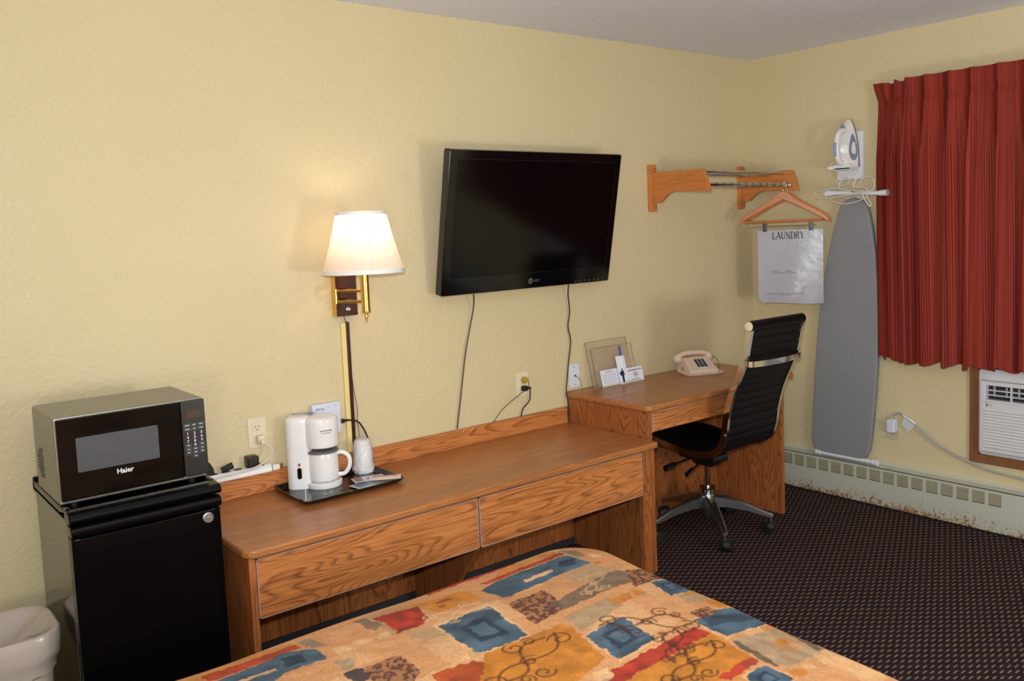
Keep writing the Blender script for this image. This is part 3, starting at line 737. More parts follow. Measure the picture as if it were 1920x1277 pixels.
o = add('vent_holes', join(*holes), 'dark', mw); o['kind'] = 'stuff'
for (x, y) in ((MX0+.04, MYF+.05), (MX1-.04, MYF+.05), (MX0+.04, MYB-.04), (MX1-.04, MYB-.04)):
    add('foot', lathe([(.012, 0), (.012, .022)], (x, y, FZ-.0118), 12), 'rubber', mw)

# ------------------------------------------------------------------ waste bin with liner
ZT = .45
bn = thing('waste_bin', 'beige plastic waste bin with a clear liner beside the refrigerator', 'waste bin', (-4.0, -.31, 0))
def bin_ring(z, g, r=.085): return [(x, y, z) for x, y in round_rect(-4.17+g, -3.828-g, -.45+g, -.17-g, r, 6)]
rng2 = random.Random(4)
add('bin_body', loft([bin_ring(0, .05, .05), bin_ring(.012, .044, .055), bin_ring(.37, .016), bin_ring(.375, .008), bin_ring(ZT, 0), bin_ring(ZT, .006), bin_ring(.38, .02), bin_ring(.03, .052, .05)], True), 'beige_bin', bn)
def crumple(ring, a): return [(x+rng2.uniform(-a, a), y+rng2.uniform(-a, a), z+rng2.uniform(-a, a)*1.5) for x, y, z in ring]
def clean(ring, g): return [(x, y, z) for x, y, z in ring]
add('liner', loft([crumple(bin_ring(.335, .012), .004), crumple(bin_ring(.35, .010), .003), crumple(bin_ring(.368, .008), .002), crumple(bin_ring(.385, .000), .002), crumple(bin_ring(.40, -.002), .0015), crumple(bin_ring(.425, -.003), .0015), bin_ring(ZT+.003, -.003), bin_ring(ZT+.008, .006), crumple(bin_ring(ZT-.012, .035, .06), .005), crumple(bin_ring(ZT-.03, .07, .05), .007), crumple(bin_ring(ZT-.05, .11, .03), .006)], True), 'liner', bn, smooth=70)

# ------------------------------------------------------------------ wall plates, sockets, cords
def outlet(name, label, c, axis, sockets=True, mat='ivory'):
    """duplex plate centred at c on the back wall (axis y) or on the window wall (axis x)"""
    o = thing(name, label, 'wall outlet', c)
    def B(a0, a1, d0, d1, z0, z1, bev=0):
        return box(c[0]+a0, c[0]+a1, -d1, -d0, c[2]+z0, c[2]+z1, bev) if axis == 'y' else box(-d1, -d0, c[1]+a0, c[1]+a1, c[2]+z0, c[2]+z1, bev)
    add('cover_plate', B(-.035, .035, 0, .005, -.057, .057, .002), mat, o)
    for s in (-1, 1):
        r = add('receptacle', B(-.0165, .0165, .005, .007, s*.0195-.0145, s*.0195+.0145, .0015), mat, o)
        add('slots', join(B(-.0075, -.0055, .007, .0074, s*.0195-.001, s*.0195+.008), B(.0055, .0075, .007, .0074, s*.0195-.001, s*.0195+.008), B(-.0022, .0022, .007, .0074, s*.0195-.0095, s*.0195-.005)), 'sock', r)
    add('screw', B(-.0025, .0025, .005, .0062, -.0025, .0025, .0008), 'silver', o)
    return o
def cord(name, pts, r, mat, label, n=6, group=None):
    return tag(add(name, tube(smooth_path(pts, n), r, 8), mat, None, 80), label, 'cord', group)

outlet('wall_outlet', 'ivory wall outlet with a white plug above the power strip', (-3.055, 0, .819), 'y')
pl = thing('white_plug', 'off-white plug and cord from the outlet to the power strip', 'plug', (-3.05, -.02, .79))
add('plug_body', join(box(-3.064, -3.036, -.034, -.0075, .782, .812, .006, 3), box(-3.058, -3.042, -.048, -.03, .778, .800, .005, 3)), 'ivory', pl)
add('plug_cord', tube(smooth_path([(-3.05, -.044, .786), (-3.03, -.058, .768), (-3.028, -.06, .742), (-3.06, -.06, .715), (-3.12, -.06, .699), (-3.2, -.058, .694), (-3.262, -.051, .690)], 6), .0036, 8), 'cord_white', pl)

ZBS = ZD+.078
ps = thing('power_strip', 'white power strip lying along the top of the dresser backsplash', 'power strip', (-3.15, -.025, ZBS))
add('strip_body', ext([(-.004, ZBS+.001), (-.046, ZBS+.001), (-.044, ZBS+.018), (-.034, ZBS+.03), (-.010, ZBS+.03)], 'x', -3.285, -3.022, .004), 'white', ps)
for x in (-3.235, -3.19, -3.145, -3.10, -3.06):
    add('socket', box(x-.013, x+.013, -.034, -.012, ZBS+.0302, ZBS+.0312), 'sock', ps)
sd = add('spare_plug', box(-3.016, -2.988, -.036, -.016, ZBS+.0005, ZBS+.022, .004), 'white', ps)
for z in (ZBS+.008, ZBS+.016): add('prong', box(-2.988, -2.972, -.0275, -.0245, z-.003, z+.003), 'brass', sd)
bp_ = thing('black_plug', 'black angled plug in the power strip nearest the microwave', 'plug', (-3.245, -.025, ZBS+.031))
add('plug_body', join(ext([(-3.258, ZBS+.032), (-3.232, ZBS+.032), (-3.236, ZBS+.055), (-3.248, ZBS+.078), (-3.256, ZBS+.078)], 'y', -.034, -.014, .003)), 'rubber', bp_)
add('plug_cord', tube(smooth_path([(-3.252, -.024, ZBS+.074), (-3.262, -.03, ZBS+.082), (-3.30, -.05, ZBS+.062), (-3.35, -.10, ZBS+.04), (-3.39, -.14, ZBS+.05)], 5), .0034, 8), 'cord_black', bp_)
b2 = thing('black_stub_plug', 'small round black plug in the middle of the power strip', 'plug', (-3.19, -.024, ZBS+.031))
add('plug_body', join(tube([(-3.205, -.024, ZBS+.040), (-3.165, -.03, ZBS+.052)], [.010, .012], 12)), 'rubber', b2)
ad = thing('power_adapter', 'square black power adapter plugged into the power strip', 'power adapter', (-3.09, -.024, ZBS+.031))
add('adapter_body', box(-3.115, -3.072, -.05, -.008, ZBS+.032, ZBS+.073, .006, 3), 'black_plastic', ad)
add('adapter_cord', tube(smooth_path([(-3.075, -.03, ZBS+.045), (-3.055, -.034, ZBS+.03), (-3.045, -.03, ZBS+.012), (-3.035, -.012, ZBS-.02)], 5), .0017, 6), 'cord_black', ad)

# wireless box on the wall and its lead
xb = hit(585, 761, 1, -.03); xe = hit(641, 810, 1, -.03)
gw = thing('wireless_box', 'flat white wireless box on the wall behind the coffee maker', 'wireless box', ((xb.x+xe.x)/2, -.015, xe.z))
add('box_body', ext(round_rect(xb.x, xe.x, xe.z, xb.z, .006), 'y', -.03, 0, .003), 'white_blue', gw)
text('lettering', 'xfinity', .0165, (xb.x+.031, -.0306, xb.z-.019), (1, 0, 0), (0, 0, 1), 'ink_grey', gw)
[add('status_mark', m_, 'ink_grey', gw) for m_ in (box(xb.x+.062, xb.x+.074, -.0305, -.03, xb.z-.016, xb.z-.0145), box(xb.x+.092, xb.x+.104, -.0305, -.03, xb.z-.012, xb.z-.0105), box(xe.x-.006, xe.x-.0045, -.0305, -.03, xe.z+.012, xe.z+.022), box(xe.x-.006, xe.x-.0045, -.0305, -.03, xe.z+.042, xe.z+.056))]
g1 = hit(650, 788, 1, -.02)
gp = thing('data_lead', 'thick black lead curving from the white wireless box down behind the wrapped cups', 'cable', (g1.x, -.02, ZD))
add('plug_body', join(box(xe.x-.002, xe.x+.018, -.027, -.013, g1.z-.008, g1.z+.008, .002), tube([(xe.x+.016, -.02, g1.z), (xe.x+.034, -.02, g1.z)], [.006, .0045], 10)), 'rubber', gp)
pp = [(xe.x+.03, -.02, g1.z)] + [tuple(hit(x, y, 1, d)) for x, y, d in ((668, 789, -.022), (680, 801, -.024), (690, 822, -.026), (696, 840, -.028))] + [(hit(698, 850, 1, -.03).x, -.028, ZD+.004)]
add('lead', tube(smooth_path(pp, 6), .0035, 8), 'cord_black', gp)

# second outlet under the television
o2 = (hit(978, 719.5, 1, 0).x, 0, hit(978, 719.5, 1, 0).z)
outlet('wall_outlet', 'ivory wall outlet below the television with a yellow and a black plug', o2, 'y')
yp = thing('yellow_plug', 'small yellow plug in the upper socket below the television', 'plug', (o2[0], -.02, o2[2]+.02))
add('plug_body', join(lathe([(.014, 0), (.015, .014), (.010, .022)], (o2[0]+.004, -.0075, o2[2]+.0195), 14, (0, -1, 0)), box(o2[0]+.008, o2[0]+.026, -.026, -.010, o2[2]+.008, o2[2]+.026, .004)), 'yellow_plug', yp)
add('plug_cord', tube(smooth_path([(o2[0]+.022, -.02, o2[2]+.012), (o2[0]+.02, -.03, o2[2]-.006), (o2[0]-.005, -.026, o2[2]-.028), tuple(hit(945, 765, 1, -.02)), (hit(922, 788, 1, -.02).x, -.012, ZBS-.015)], 6), .0018, 6), 'cord_grey', yp)
b3 = thing('black_wall_plug', 'black plug in the lower socket below the television', 'plug', (o2[0], -.02, o2[2]-.02))
add('plug_body', join(box(o2[0]-.012, o2[0]+.014, -.032, -.0075, o2[2]-.032, o2[2]-.008, .004), tube([(o2[0]+.012, -.022, o2[2]-.018), (o2[0]+.034, -.026, o2[2]-.022)], [.008, .004], 8)), 'rubber', b3)
add('plug_cord', tube(smooth_path([(o2[0]+.03, -.026, o2[2]-.021), tuple(hit(994, 738, 1, -.024)), tuple(hit(992, 752, 1, -.02)), tuple(hit(980, 768, 1, -.014)), (hit(976, 778, 1, -.01).x, -.009, ZBS-.02)], 6), .003, 8), 'cord_black', b3)

# wall jack beside the desk
j0 = hit(1065, 684, 1, 0); j1 = hit(1086, 724, 1, 0); jx, jz = (j0.x+j1.x)/2, (j0.z+j1.z)/2
jk = thing('wall_jack', 'white wall plate with a thin wire beside the desk', 'wall plate', (jx, 0, jz))
add('cover_plate', box(jx-.035, jx+.035, -.006, 0, jz-.057, jz+.057, .002), 'white_blue', jk)
for z in (.043, -.043): add('screw', lathe([(.003, 0), (.002, .0012)], (jx, -.006, jz+z), 10, (0, -1, 0)), 'sock', jk)
add('connector', lathe([(.006, 0), (.005, .008)], (jx, -.006, jz), 10, (0, -1, 0)), 'brass', jk)
add('wire', tube(smooth_path([(jx, -.013, jz), (jx+.02, -.016, jz-.014), (jx+.035, -.014, jz-.04), (jx+.045, -.01, ZK+.004)], 6), .0012, 6), 'cord_grey', jk)

# ------------------------------------------------------------------ television
tvc = Vector((-1.762, -.14, 1.573)); tl = .192; TW, TH = .999, .618
Xt = Vector((math.cos(.016), math.sin(.016), 0)); Zt = Vector((math.sin(.016)*math.sin(tl), -math.cos(.016)*math.sin(tl), math.cos(tl)))
Yt = Zt.cross(Xt)  # towards the wall
TM = frame(tvc, Xt, Yt, Zt)
tv = thing('television', 'black flat-screen television tilted down on the wall', 'television', (-1.76, -.05, 1.25))
add('housing', xf(join(bevelled(ext(round_rect(-TW/2, TW/2, -TH/2, TH/2, .008, 3), 'y', 0, .045), .005), box(-TW/2+.08, TW/2-.08, .044, .065, -TH/2+.09, TH/2-.08, .01)), TM), 'tv_bezel', tv)
add('screen', xf(box(-TW/2+.042, TW/2-.038, -.0008, .002, -TH/2+.075, TH/2-.04), TM), 'tv_screen', tv)
fr_ = [(-TW/2+.040, TW/2-.036, -TH/2+.073, -TH/2+.075), (-TW/2+.040, TW/2-.036, TH/2-.040, TH/2-.038), (-TW/2+.040, -TW/2+.042, -TH/2+.075, TH/2-.04), (TW/2-.038, TW/2-.036, -TH/2+.075, TH/2-.04)]
add('screen_edge', xf(join(*[box(a, b, -.0012, .001, c_, d_) for a, b, c_, d_ in fr_]), TM), 'black_plastic', tv)
lo = TM @ Vector((.012, -.001, -TH/2+.034))
add('logo_disc', xf(lathe([(.0135, 0), (.0135, .0006)], (.0-.008, 0, -TH/2+.034), 24, (0, -1, 0)), TM), 'silver', tv)
text('lettering', 'up', .015, TM @ Vector((-.008, -.001, -TH/2+.035)), Xt, Zt, 'ink', tv, .0005, bold=.0003)
text('lettering', 'star', .023, TM @ Vector((.029, -.0006, -TH/2+.036)), Xt, Zt, 'silver', tv, .0005)
add('control_marks', xf(join(*[box(.27+k*.03, .282+k*.03, -.0006, .001, -TH/2+.012, -TH/2+.014) for k in range(6)]), TM), 'ink_grey', tv)
add('power_light', xf(lathe([(.0025, 0), (.0025, .0006)], (.455, 0, -TH/2+.016), 10, (0, -1, 0)), TM), 'silver', tv)
add('wall_mount', join(box(-1.86, -1.66, -.012, 0, 1.45, 1.72, .002), xf(box(-.09, .09, .064, .075, -.12, .14), TM), tube([(-1.76, -.01, 1.62), tuple(TM @ Vector((0, .066, .04)))], .018, 10)), 'black_plastic', tv)
a = TM @ Vector((-.30, .03, -TH/2+.02))
cord('television_cable', [(hit(888, 553, 1, a.y).x, a.y, a.z-.03), tuple(hit(888, 575, 1, -.03)), tuple(hit(880, 620, 1, -.014)), tuple(hit(872, 668, 1, -.012)), tuple(hit(865, 735, 1, -.012)), (hit(858, 803, 1, -.012).x, -.009, ZBS+.004)], .0032, 'cord_grey', 'dark cable hanging straight from the left half of the television')
b = TM @ Vector((.26, .03, -TH/2+.02))
cord('television_cable', [(hit(1066, 537, 1, b.y).x, b.y, b.z-.03), tuple(hit(1065, 552, 1, -.03)), tuple(hit(1068, 585, 1, -.014)), tuple(hit(1065, 612, 1, -.012)), tuple(hit(1070, 640, 1, -.012)), tuple(hit(1066, 680, 1, -.012)), tuple(hit(1064, 705, 1, -.012)), (-1.519, -.020, ZK+.012), (-1.519, -.027, .70), (-1.519, -.029, ZD+.004)], .0032, 'cord_black', 'wavy black cable from the right half of the television to the desk', group=None)

# ------------------------------------------------------------------ wall lamp
wl = thing('wall_lamp', 'lit brass swing-arm wall lamp with a white pleated shade', 'wall lamp', (-2.67, 0, 1.22))
p0 = hit(628, 520, 1, -.036); p1 = hit(671, 589, 1, -.036)
px0, px1, pz0, pz1 = p0.x, p1.x, p1.z-.002, p0.z+.002
add('back_plate', box(px0-.001, px1+.001, -.034, 0, pz0-.001, pz1+.001, .001), 'brass', wl)
add('front_panel', box(px0, px1, -.037, -.034, pz0, pz1, .0005), 'brown_panel', wl)
add('switch', lathe([(.010, 0), (.010, .003), (.006, .005), (.006, .012), (.003, .014)], ((px0+px1)/2+.004, -.037, pz0+.025), 16, (0, -1, 0)), 'silver', wl)
tc_ = hit(685, 555, 1, -.2)
za, zb = hit(640, 545, 1, -.1).z, hit(640, 565, 1, -.1).z
e1 = Vector((hit(629, 545, 1, -.105).x, -.105, 0))
for z in (za, zb):
    add('arm', tube([((px0+px1)/2, -.036, z), ((px0+px1)/2, -.06, z), (e1.x, -.105, z), (tc_.x, -.2, z)], .0058, 10), 'brass', wl)
add('elbow_pin', tube([(e1.x, -.105, zb-.008), (e1.x, -.105, za+.008)], .007, 10), 'brass', wl)
st = add('stem', lathe([(.0, 0), (.006, .002), (.007, .012), (.004, .018), (.0165, .022), (.0175, .03), (.0165, .036), (.0165, .19)], (tc_.x, -.2, 1.226), 20), 'brass', wl)
add('finial', lathe([(0, -.012), (.005, -.008), (.003, -.002), (.006, .004)], (tc_.x, -.2, 1.226), 12), 'brass', st)
zs0, zs1 = 1.402, 1.63
np_ = 46
def shade_ring(r, z, amp, off=0.): return [(tc_.x+(r+amp*(1 if k % 2 else -1))*math.cos(2*PI*k/(np_*2)), -.2+(r+amp*(1 if k % 2 else -1))*math.sin(2*PI*k/(np_*2)), z) for k in range(np_*2)]
def prof_r(t): return .153-.062*t-.0035*math.sin(PI*t)
rings = [shade_ring(prof_r(k/10), zs0+(zs1-zs0)*k/10, .0026) for k in range(11)]
sh = add('shade', loft(rings, False), 'shade', wl, smooth=100)
def trim_ring(t0, t1): return loft([shade_ring(prof_r(t0)+.0032, zs0+(zs1-zs0)*t0, 0), shade_ring(prof_r(t1)+.0032, zs0+(zs1-zs0)*t1, 0), shade_ring(prof_r(t1)-.0032, zs0+(zs1-zs0)*t1, 0), shade_ring(prof_r(t0)-.0032, zs0+(zs1-zs0)*t0, 0), shade_ring(prof_r(t0)+.0032, zs0+(zs1-zs0)*t0, 0)], False)
add('trim_band', trim_ring(-.01, .055), 'white', sh); add('trim_band', trim_ring(.955, 1.01), 'white', sh)
sa = math.atan2(CAM.y+.2, CAM.x-tc_.x)+.22
add('seam', tube([(tc_.x+(prof_r(t_)+.0015)*math.cos(sa), -.2+(prof_r(t_)+.0015)*math.sin(sa), zs0+(zs1-zs0)*t_) for t_ in [k/10 for k in range(11)]], .0018, 6), 'white', sh)
add('spider', join(*[tube([(tc_.x, -.2, zs1-.015), (tc_.x+.093*math.cos(a_), -.2+.093*math.sin(a_), zs1-.008)], .0015, 6) for a_ in (.4, 2.5, 4.6)], tube([(tc_.x, -.2, 1.41), (tc_.x, -.2, zs1-.012)], .002, 6)), 'brass', wl)
add('bulb', lathe([(.012, 0), (.014, .015), (.028, .05), (.03, .068), (.022, .09), (0, .10)], (tc_.x, -.2, 1.435), 18), 'bulb', wl, smooth=80)
ll = bpy.data.lights.new('bulb_light', 'POINT'); ll.energy = 1.2; ll.color = (1, .80, .55); ll.shadow_soft_size = .022
lo_ = bpy.data.objects.new('bulb_light', ll); COL.objects.link(lo_); lo_.parent = wl; lo_.location = Vector((tc_.x, -.2, 1.562))-Vector(wl.location)
s0 = hit(650, 605, 1, -.012); s1 = hit(662, 828, 1, -.012)
cc = thing('cord_cover', 'narrow brown and cream cord cover running down the wall below the lamp', 'cord cover', (s0.x, 0, ZBS))
add('cream_strip', box(s0.x-.024, s0.x-.004, -.010, 0, ZBS+.002, s0.z, .001), 'cream_strip', cc)
add('brown_strip', box(s0.x-.004, s0.x+.011, -.013, 0, ZBS+.03, s0.z+.002, .001), 'brown_panel', cc)
cord('lamp_wire', [((px0+px1)/2-.008, -.018, pz0+.004), ((px0+px1)/2-.006, -.02, pz0-.012), (s0.x+.002, -.008, s0.z-.002)], .0016, 'cord_black', 'short dark wire between the wall lamp and its cord cover')
cord('lamp_wire', [(s0.x+.011, -.006, hit(658, 700, 1, -.008).z)]+[tuple(hit(x, y, 1, -.008)) for x, y in ((664, 735), (670, 765), (670, 790), (673, 810), (676, 828))]+[(hit(678, 840, 1, -.008).x, -.008, ZBS+.006)], .0014, 'cord_grey', 'thin grey wire beside the cord cover, ending behind the wrapped cups')
# ------------------------------------------------------------------ things on the dresser
ZT0 = ZD+.001
tr = thing('serving_tray', 'black rectangular serving tray on the dresser', 'tray', (-2.82, -.18, ZT0))
def tray_ring(g, z, r): return [(x, y, z) for x, y in round_rect(-3.022-g, -2.612+g, -.318-g, -.035+g, r, 5)]
add('tray_shell', loft([tray_ring(-.02, ZT0, .02), tray_ring(-.004, ZT0+.010, .026), tray_ring(.004, ZT0+.017, .03), tray_ring(.004, ZT0+.0195, .03), tray_ring(-.002, ZT0+.0195, .026), tray_ring(-.010, ZT0+.011, .024), tray_ring(-.022, ZT0+.003, .02)], True), 'tv_bezel', tr)
ZS = ZT0+.0035
# coffee maker: a tank column with a round brewing head over the hot plate
A_ = math.radians(-33); U = Vector((math.cos(A_), math.sin(A_), 0)); V = Vector((-U.y, U.x, 0))   # U to the carafe side, V to the wall
c1 = hit(563, 916, 2, ZS) + V*.045; c1.z = ZS
cm = thing('coffee_maker', 'white two-cup coffee maker standing on the tray', 'coffee maker', c1)
CMf = frame(c1, U, V, (0, 0, 1))
hc = Vector((.087, -.018, 0))
def disc(cx_, cy_, rx, ry, z, n=40): return [(cx_+rx*math.cos(2*PI*k/n), cy_+ry*math.sin(2*PI*k/n), z) for k in range(n)]
def rr(x0, x1, y0, y1, r, z): return [(x, y, z) for x, y in round_rect(x0, x1, y0, y1, r, 6)]
add('tank_column', xf(loft([rr(-.046, .05, -.060, .062, .034, 0), rr(-.044, .05, -.058, .060, .034, .25), rr(-.043, .049, -.057, .059, .034, .262), rr(-.039, .046, -.053, .055, .032, .268), rr(-.03, .038, -.044, .046, .028, .272), rr(-.01, .02, -.02, .02, .012, .273)]), CMf), 'white_gloss', cm)
add('base', xf(loft([disc(hc.x, hc.y, .066, .066, 0), disc(hc.x, hc.y, .068, .068, .004), disc(hc.x, hc.y, .068, .068, .018), disc(hc.x, hc.y, .062, .062, .022)]), CMf), 'white_gloss', cm)
add('brewing_head', xf(loft([disc(hc.x, hc.y, .058, .058, .154), disc(hc.x, hc.y, .063, .063, .160), disc(hc.x, hc.y, .063, .063, .250), disc(hc.x, hc.y, .060, .060, .262), disc(hc.x, hc.y, .05, .05, .269), disc(hc.x, hc.y, .02, .02, .272)]), CMf), 'white_gloss', cm)
add('lid_print', xf(join(*[box(-.03+.006*k, .06-.004*k, .03-.016*k, .033-.016*k, .2715, .2735) for k in range(3)]), CMf), 'ink_grey', cm)
sw = add('switch', xf(ext(round_rect(-.004, .012, .040, .083, .0079, 6), 'y', -.0635, -.056, .001), CMf), 'glass_black', cm, label='black oval switch')
add('pilot_light', xf(ext(round_rect(.001, .008, .090, .100, .002), 'y', -.0625, -.056), CMf), 'red', cm, label='small red pilot light')
add('cord_loop', xf(tube(smooth_path([(-.04, .03, .13), (-.06, .035, .11), (-.064, .035, .07), (-.05, .03, .03)], 6), .003, 8), CMf), 'cord_white', cm)
vd = (Vector((CAM.x, CAM.y, 0))-Vector((c1.x, c1.y, 0))).normalized()
hw = CMf @ hc
dn = (vd*1.0+Vector((-vd.y, vd.x, 0))*.25).normalized()
tx = Vector((-dn.y, dn.x, 0))
text('lettering', 'BLACK&DECKER', .0062, hw+dn*.0634+Vector((0, 0, .222)), tx, (0, 0, 1), 'ink', cm, .0004, bold=.0001)
add('printed_line', ribbon([hw+dn*.0632-tx*.017+Vector((0, 0, .2135)), hw+dn*.0636+Vector((0, 0, .2135)), hw+dn*.0632+tx*.017+Vector((0, 0, .2135))], (0, 0, 1), .0022, .001), 'ink_grey', cm)
# carafe on the hot plate
cf = thing('carafe', 'white carafe with a grey lid inside the coffee maker', 'carafe', hw+Vector((0, 0, .023)))
cb = hw+Vector((0, 0, .0228))
add('carafe_body', lathe([(.0, 0), (.050, 0), (.057, .008), (.0575, .05), (.0565, .09), (.054, .106), (.052, .107), (.052, .09)], cb, 40), 'white_gloss', cf, smooth=60)
add('lid', lathe([(.0535, .1072), (.0600, .109), (.0605, .115), (.05, .119), (.0, .120)], cb, 40), 'grey', cf)
hd = (tx*.93+dn*.37).normalized()
hpts = [cb+hd*a+Vector((0, 0, z)) for a, z in ((.052, .100), (.074, .100), (.094, .086), (.100, .06), (.093, .034), (.076, .017), (.054, .016))]
add('handle', tube(smooth_path(hpts, 5), .0085, 10), 'white_gloss', cf)

# wrapped foam cups
cu_ = hit(682, 884, 2, ZS); cx_, cy_ = cu_.x, cu_.y
cs = thing('wrapped_cups', 'two upturned foam cups in crinkled clear wrapping on the tray', 'cups', (cx_, cy_, ZS))
add('cup', lathe([(.040, 0), (.0405, .004), (.0385, .012), (.030, .112), (.027, .118), (.0, .118)], (cx_, cy_, ZS), 28), 'white', cs)
add('cup', lathe([(.0405, .012), (.041, .016), (.0395, .024), (.0315, .122), (.028, .127), (.0, .127)], (cx_, cy_, ZS), 28), 'white', cs)
add('wrapping', lathe([(.043, .002), (.0425, .014), (.044, .022), (.041, .034), (.040, .05), (.038, .066), (.037, .082), (.035, .1), (.0345, .118), (.032, .131), (.020, .136), (.004, .133)], (cx_, cy_, ZS), 30, wob=.13), 'wrap', cs, smooth=75)
# coffee and condiment packets
def packet(name, label, cpx, ang_, lx, ly, mat, z, prints):
    p = hit(cpx[0], cpx[1], 2, z); t = thing(name, label, 'packet', (p.x, p.y, z))
    Mx = Matrix.Translation((p.x, p.y, z)) @ Matrix.Rotation(ang_, 4, 'Z')
    n = 6; v = []; f = []
    for sgn in (1, -1):
        for i in range(n+1):
            for j in range(n+1):
                a, b_ = i/n, j/n; bul = (math.sin(PI*a)*math.sin(PI*b_))**.6*.0035
                v.append(((a-.5)*lx, (b_-.5)*ly, .004+sgn*(.0003+bul)))
    o_ = (n+1)**2
    for i in range(n):
        for j in range(n):
            q = i*(n+1)+j; f.append((q, q+n+1, q+n+2, q+1)); f.append((o_+q, o_+q+1, o_+q+n+2, o_+q+n+1))
    add('pouch', xf((v, f), Mx), mat, t, smooth=70)
    for (x0, x1, y0, y1, m_) in prints: add('print', xf(box(x0*lx, x1*lx, y0*ly, y1*ly, .0078, .0084), Mx), m_, t)
packet('coffee_packet', 'silver coffee packet with a slate-blue print at the front of the tray', (690, 909), .15, .125, .075, 'foil', ZS, [(-.42, -.05, -.3, .3, 'packet_blue')])
packet('coffee_packet', 'silver coffee packet with brown print lying across the others on the tray', (692, 899), -.2, .125, .07, 'foil', ZS+.0085, [(-.44, -.22, -.36, .36, 'packet_brown'), (-.1, .2, -.2, -.1, 'ink')])
packet('condiment_packet', 'cream condiment packet with red stripes at the right end of the tray', (722, 897), -.55, .12, .065, 'paper2', ZS+.0175, [(-.40, .40, .22, .27, 'ink_red'), (-.40, .40, .02, .07, 'ink_red')])

# ------------------------------------------------------------------ things on the desk
ZK1 = ZK+.0005
# clear leaflet holder leaning towards the wall
h0 = hit(1120, 722, 2, ZK1); h1 = hit(1205, 704, 2, ZK1)
hx0, hx1 = -1.385, -1.090
lh = thing('leaflet_holder', 'clear acrylic leaflet holder on the desk against the wall', 'leaflet holder', ((hx0+hx1)/2, -.07, ZK1))
def leaning(x0, x1, y0, s0, s1, th, d=0.): # upright sheet leaning back 16 degrees
    ca, sa_ = math.cos(.24), math.sin(.24)
    Mx = frame((0, y0, ZK1), (1, 0, 0), (0, ca, -sa_), (0, sa_, ca))
    return xf(box(x0, x1, d-th/2, d+th/2, s0, s1), Mx), Mx
pz, Mh = leaning(hx0, hx1-.012, -.070, .004, .232, .003)
add('back_sheet', pz, 'acrylic', lh)
add('back_sheet', leaning(hx0+.012, hx1, -.088, .004, .2, .003)[0], 'acrylic', lh)
for y0, x0, x1, s1 in ((-.070, hx0, hx1-.012, .232), (-.088, hx0+.012, hx1, .2)):
    add('sheet_edge', join(leaning(x0, x0+.0016, y0, .004, s1, .0034)[0], leaning(x0, x1, y0, s1-.0016, s1, .0034)[0], leaning(x1-.0016, x1, y0, .004, s1, .0034)[0]), 'acrylic_edge', lh)
add('ledge', join(box(hx0, hx1, -.125, -.066, ZK1, ZK1+.004, .001), box(hx0+.01, hx1-.01, -.127, -.124, ZK1, ZK1+.022)), 'acrylic', lh)
def card(name, label, x0, x1, s0, s1, y0, draw):
    m_, Mx = leaning(x0, x1, y0, s0, s1, .0008)
    c_ = thing(name, label, 'card', ((x0+x1)/2, y0, ZK1+.005))
    add('sheet', m_, 'paper', c_); draw(c_, Mx); return c_
def W(Mx, x, s, d=-.0006): return Mx @ Vector((x, d, s))
UPh = (0, math.sin(.24), math.cos(.24))
def d1(c_, Mx):
    text('lettering', 'Thank You', .0105, W(Mx, -1.285, .078), (1, 0, 0), UPh, 'ink_blue', c_)
    for k in range(7): add('printed_line', xf(box(-1.335, -1.245+.006*(k % 3), -.0009, -.0004, .066-k*.0072, .0672-k*.0072), Mx), 'ink_grey', c_)
card('notice_card', 'white notice card headed Thank You at the left of the leaflet holder', -1.345, -1.20, .006, .088, -.096, d1)
def d2(c_, Mx):
    o_ = W(Mx, -1.208, .04)
    add('porter_head', xf(lathe([(.005, 0), (.005, .0006)], (-1.205, -.0003, .078), 14, (0, -1, 0)), Mx), 'ink_blue', c_)
    add('porter_figure', xf(ext([(-1.216, .072), (-1.196, .072), (-1.192, .05), (-1.198, .048), (-1.200, .012), (-1.212, .012), (-1.213, .046), (-1.222, .052), (-1.226, .058)], 'y', -.001, -.0004), Mx), 'ink_blue', c_)
card('pen_card', 'tall narrow white card with a small dark figure and a slot for the pen', -1.234, -1.172, .006, .148, -.108, d2)
def d3(c_, Mx):
    text('lettering', 'NON SMOKING ROOM', .0092, W(Mx, -1.112, .064), (1, 0, 0), UPh, 'ink', c_, bold=.0002)
    ring = []
    for k in range(25):
        a = 2*PI*k/24; ring.append((-1.11+.0125*math.cos(a), -.0008, .041+.0125*math.sin(a)))
    add('prohibition_ring', xf(join(tube(ring, .0014, 6), tube([(-1.119, -.0008, .050), (-1.101, -.0008, .032)], .0012, 6)), Mx), 'ink_red', c_)
    add('cigarette', xf(box(-1.118, -1.102, -.0009, -.0004, .0395, .0425), Mx), 'ink', c_)
    add('printed_line', xf(box(-1.145, -1.08, -.0009, -.0004, .0165, .019), Mx), 'ink_grey', c_)
card('no_smoking_card', 'white no smoking card at the right of the leaflet holder', -1.170, -1.055, .006, .078, -.1, d3)
pn = thing('pen', 'blue-capped white pen standing in the narrow card', 'pen', (-1.2, -.112, ZK1))
Mp = frame((0, -.1135, ZK1), (1, 0, 0), (0, math.cos(.24), -math.sin(.24)), UPh)
add('barrel', xf(tube([(-1.204, 0, .085), (-1.2, 0, .15)], .0046, 10), Mp), 'white', pn)
add('cap', xf(tube([(-1.2, 0, .148), (-1.197, 0, .196), (-1.1965, 0, .200)], [.0052, .0050, .003], 10), Mp), 'pen', pn)

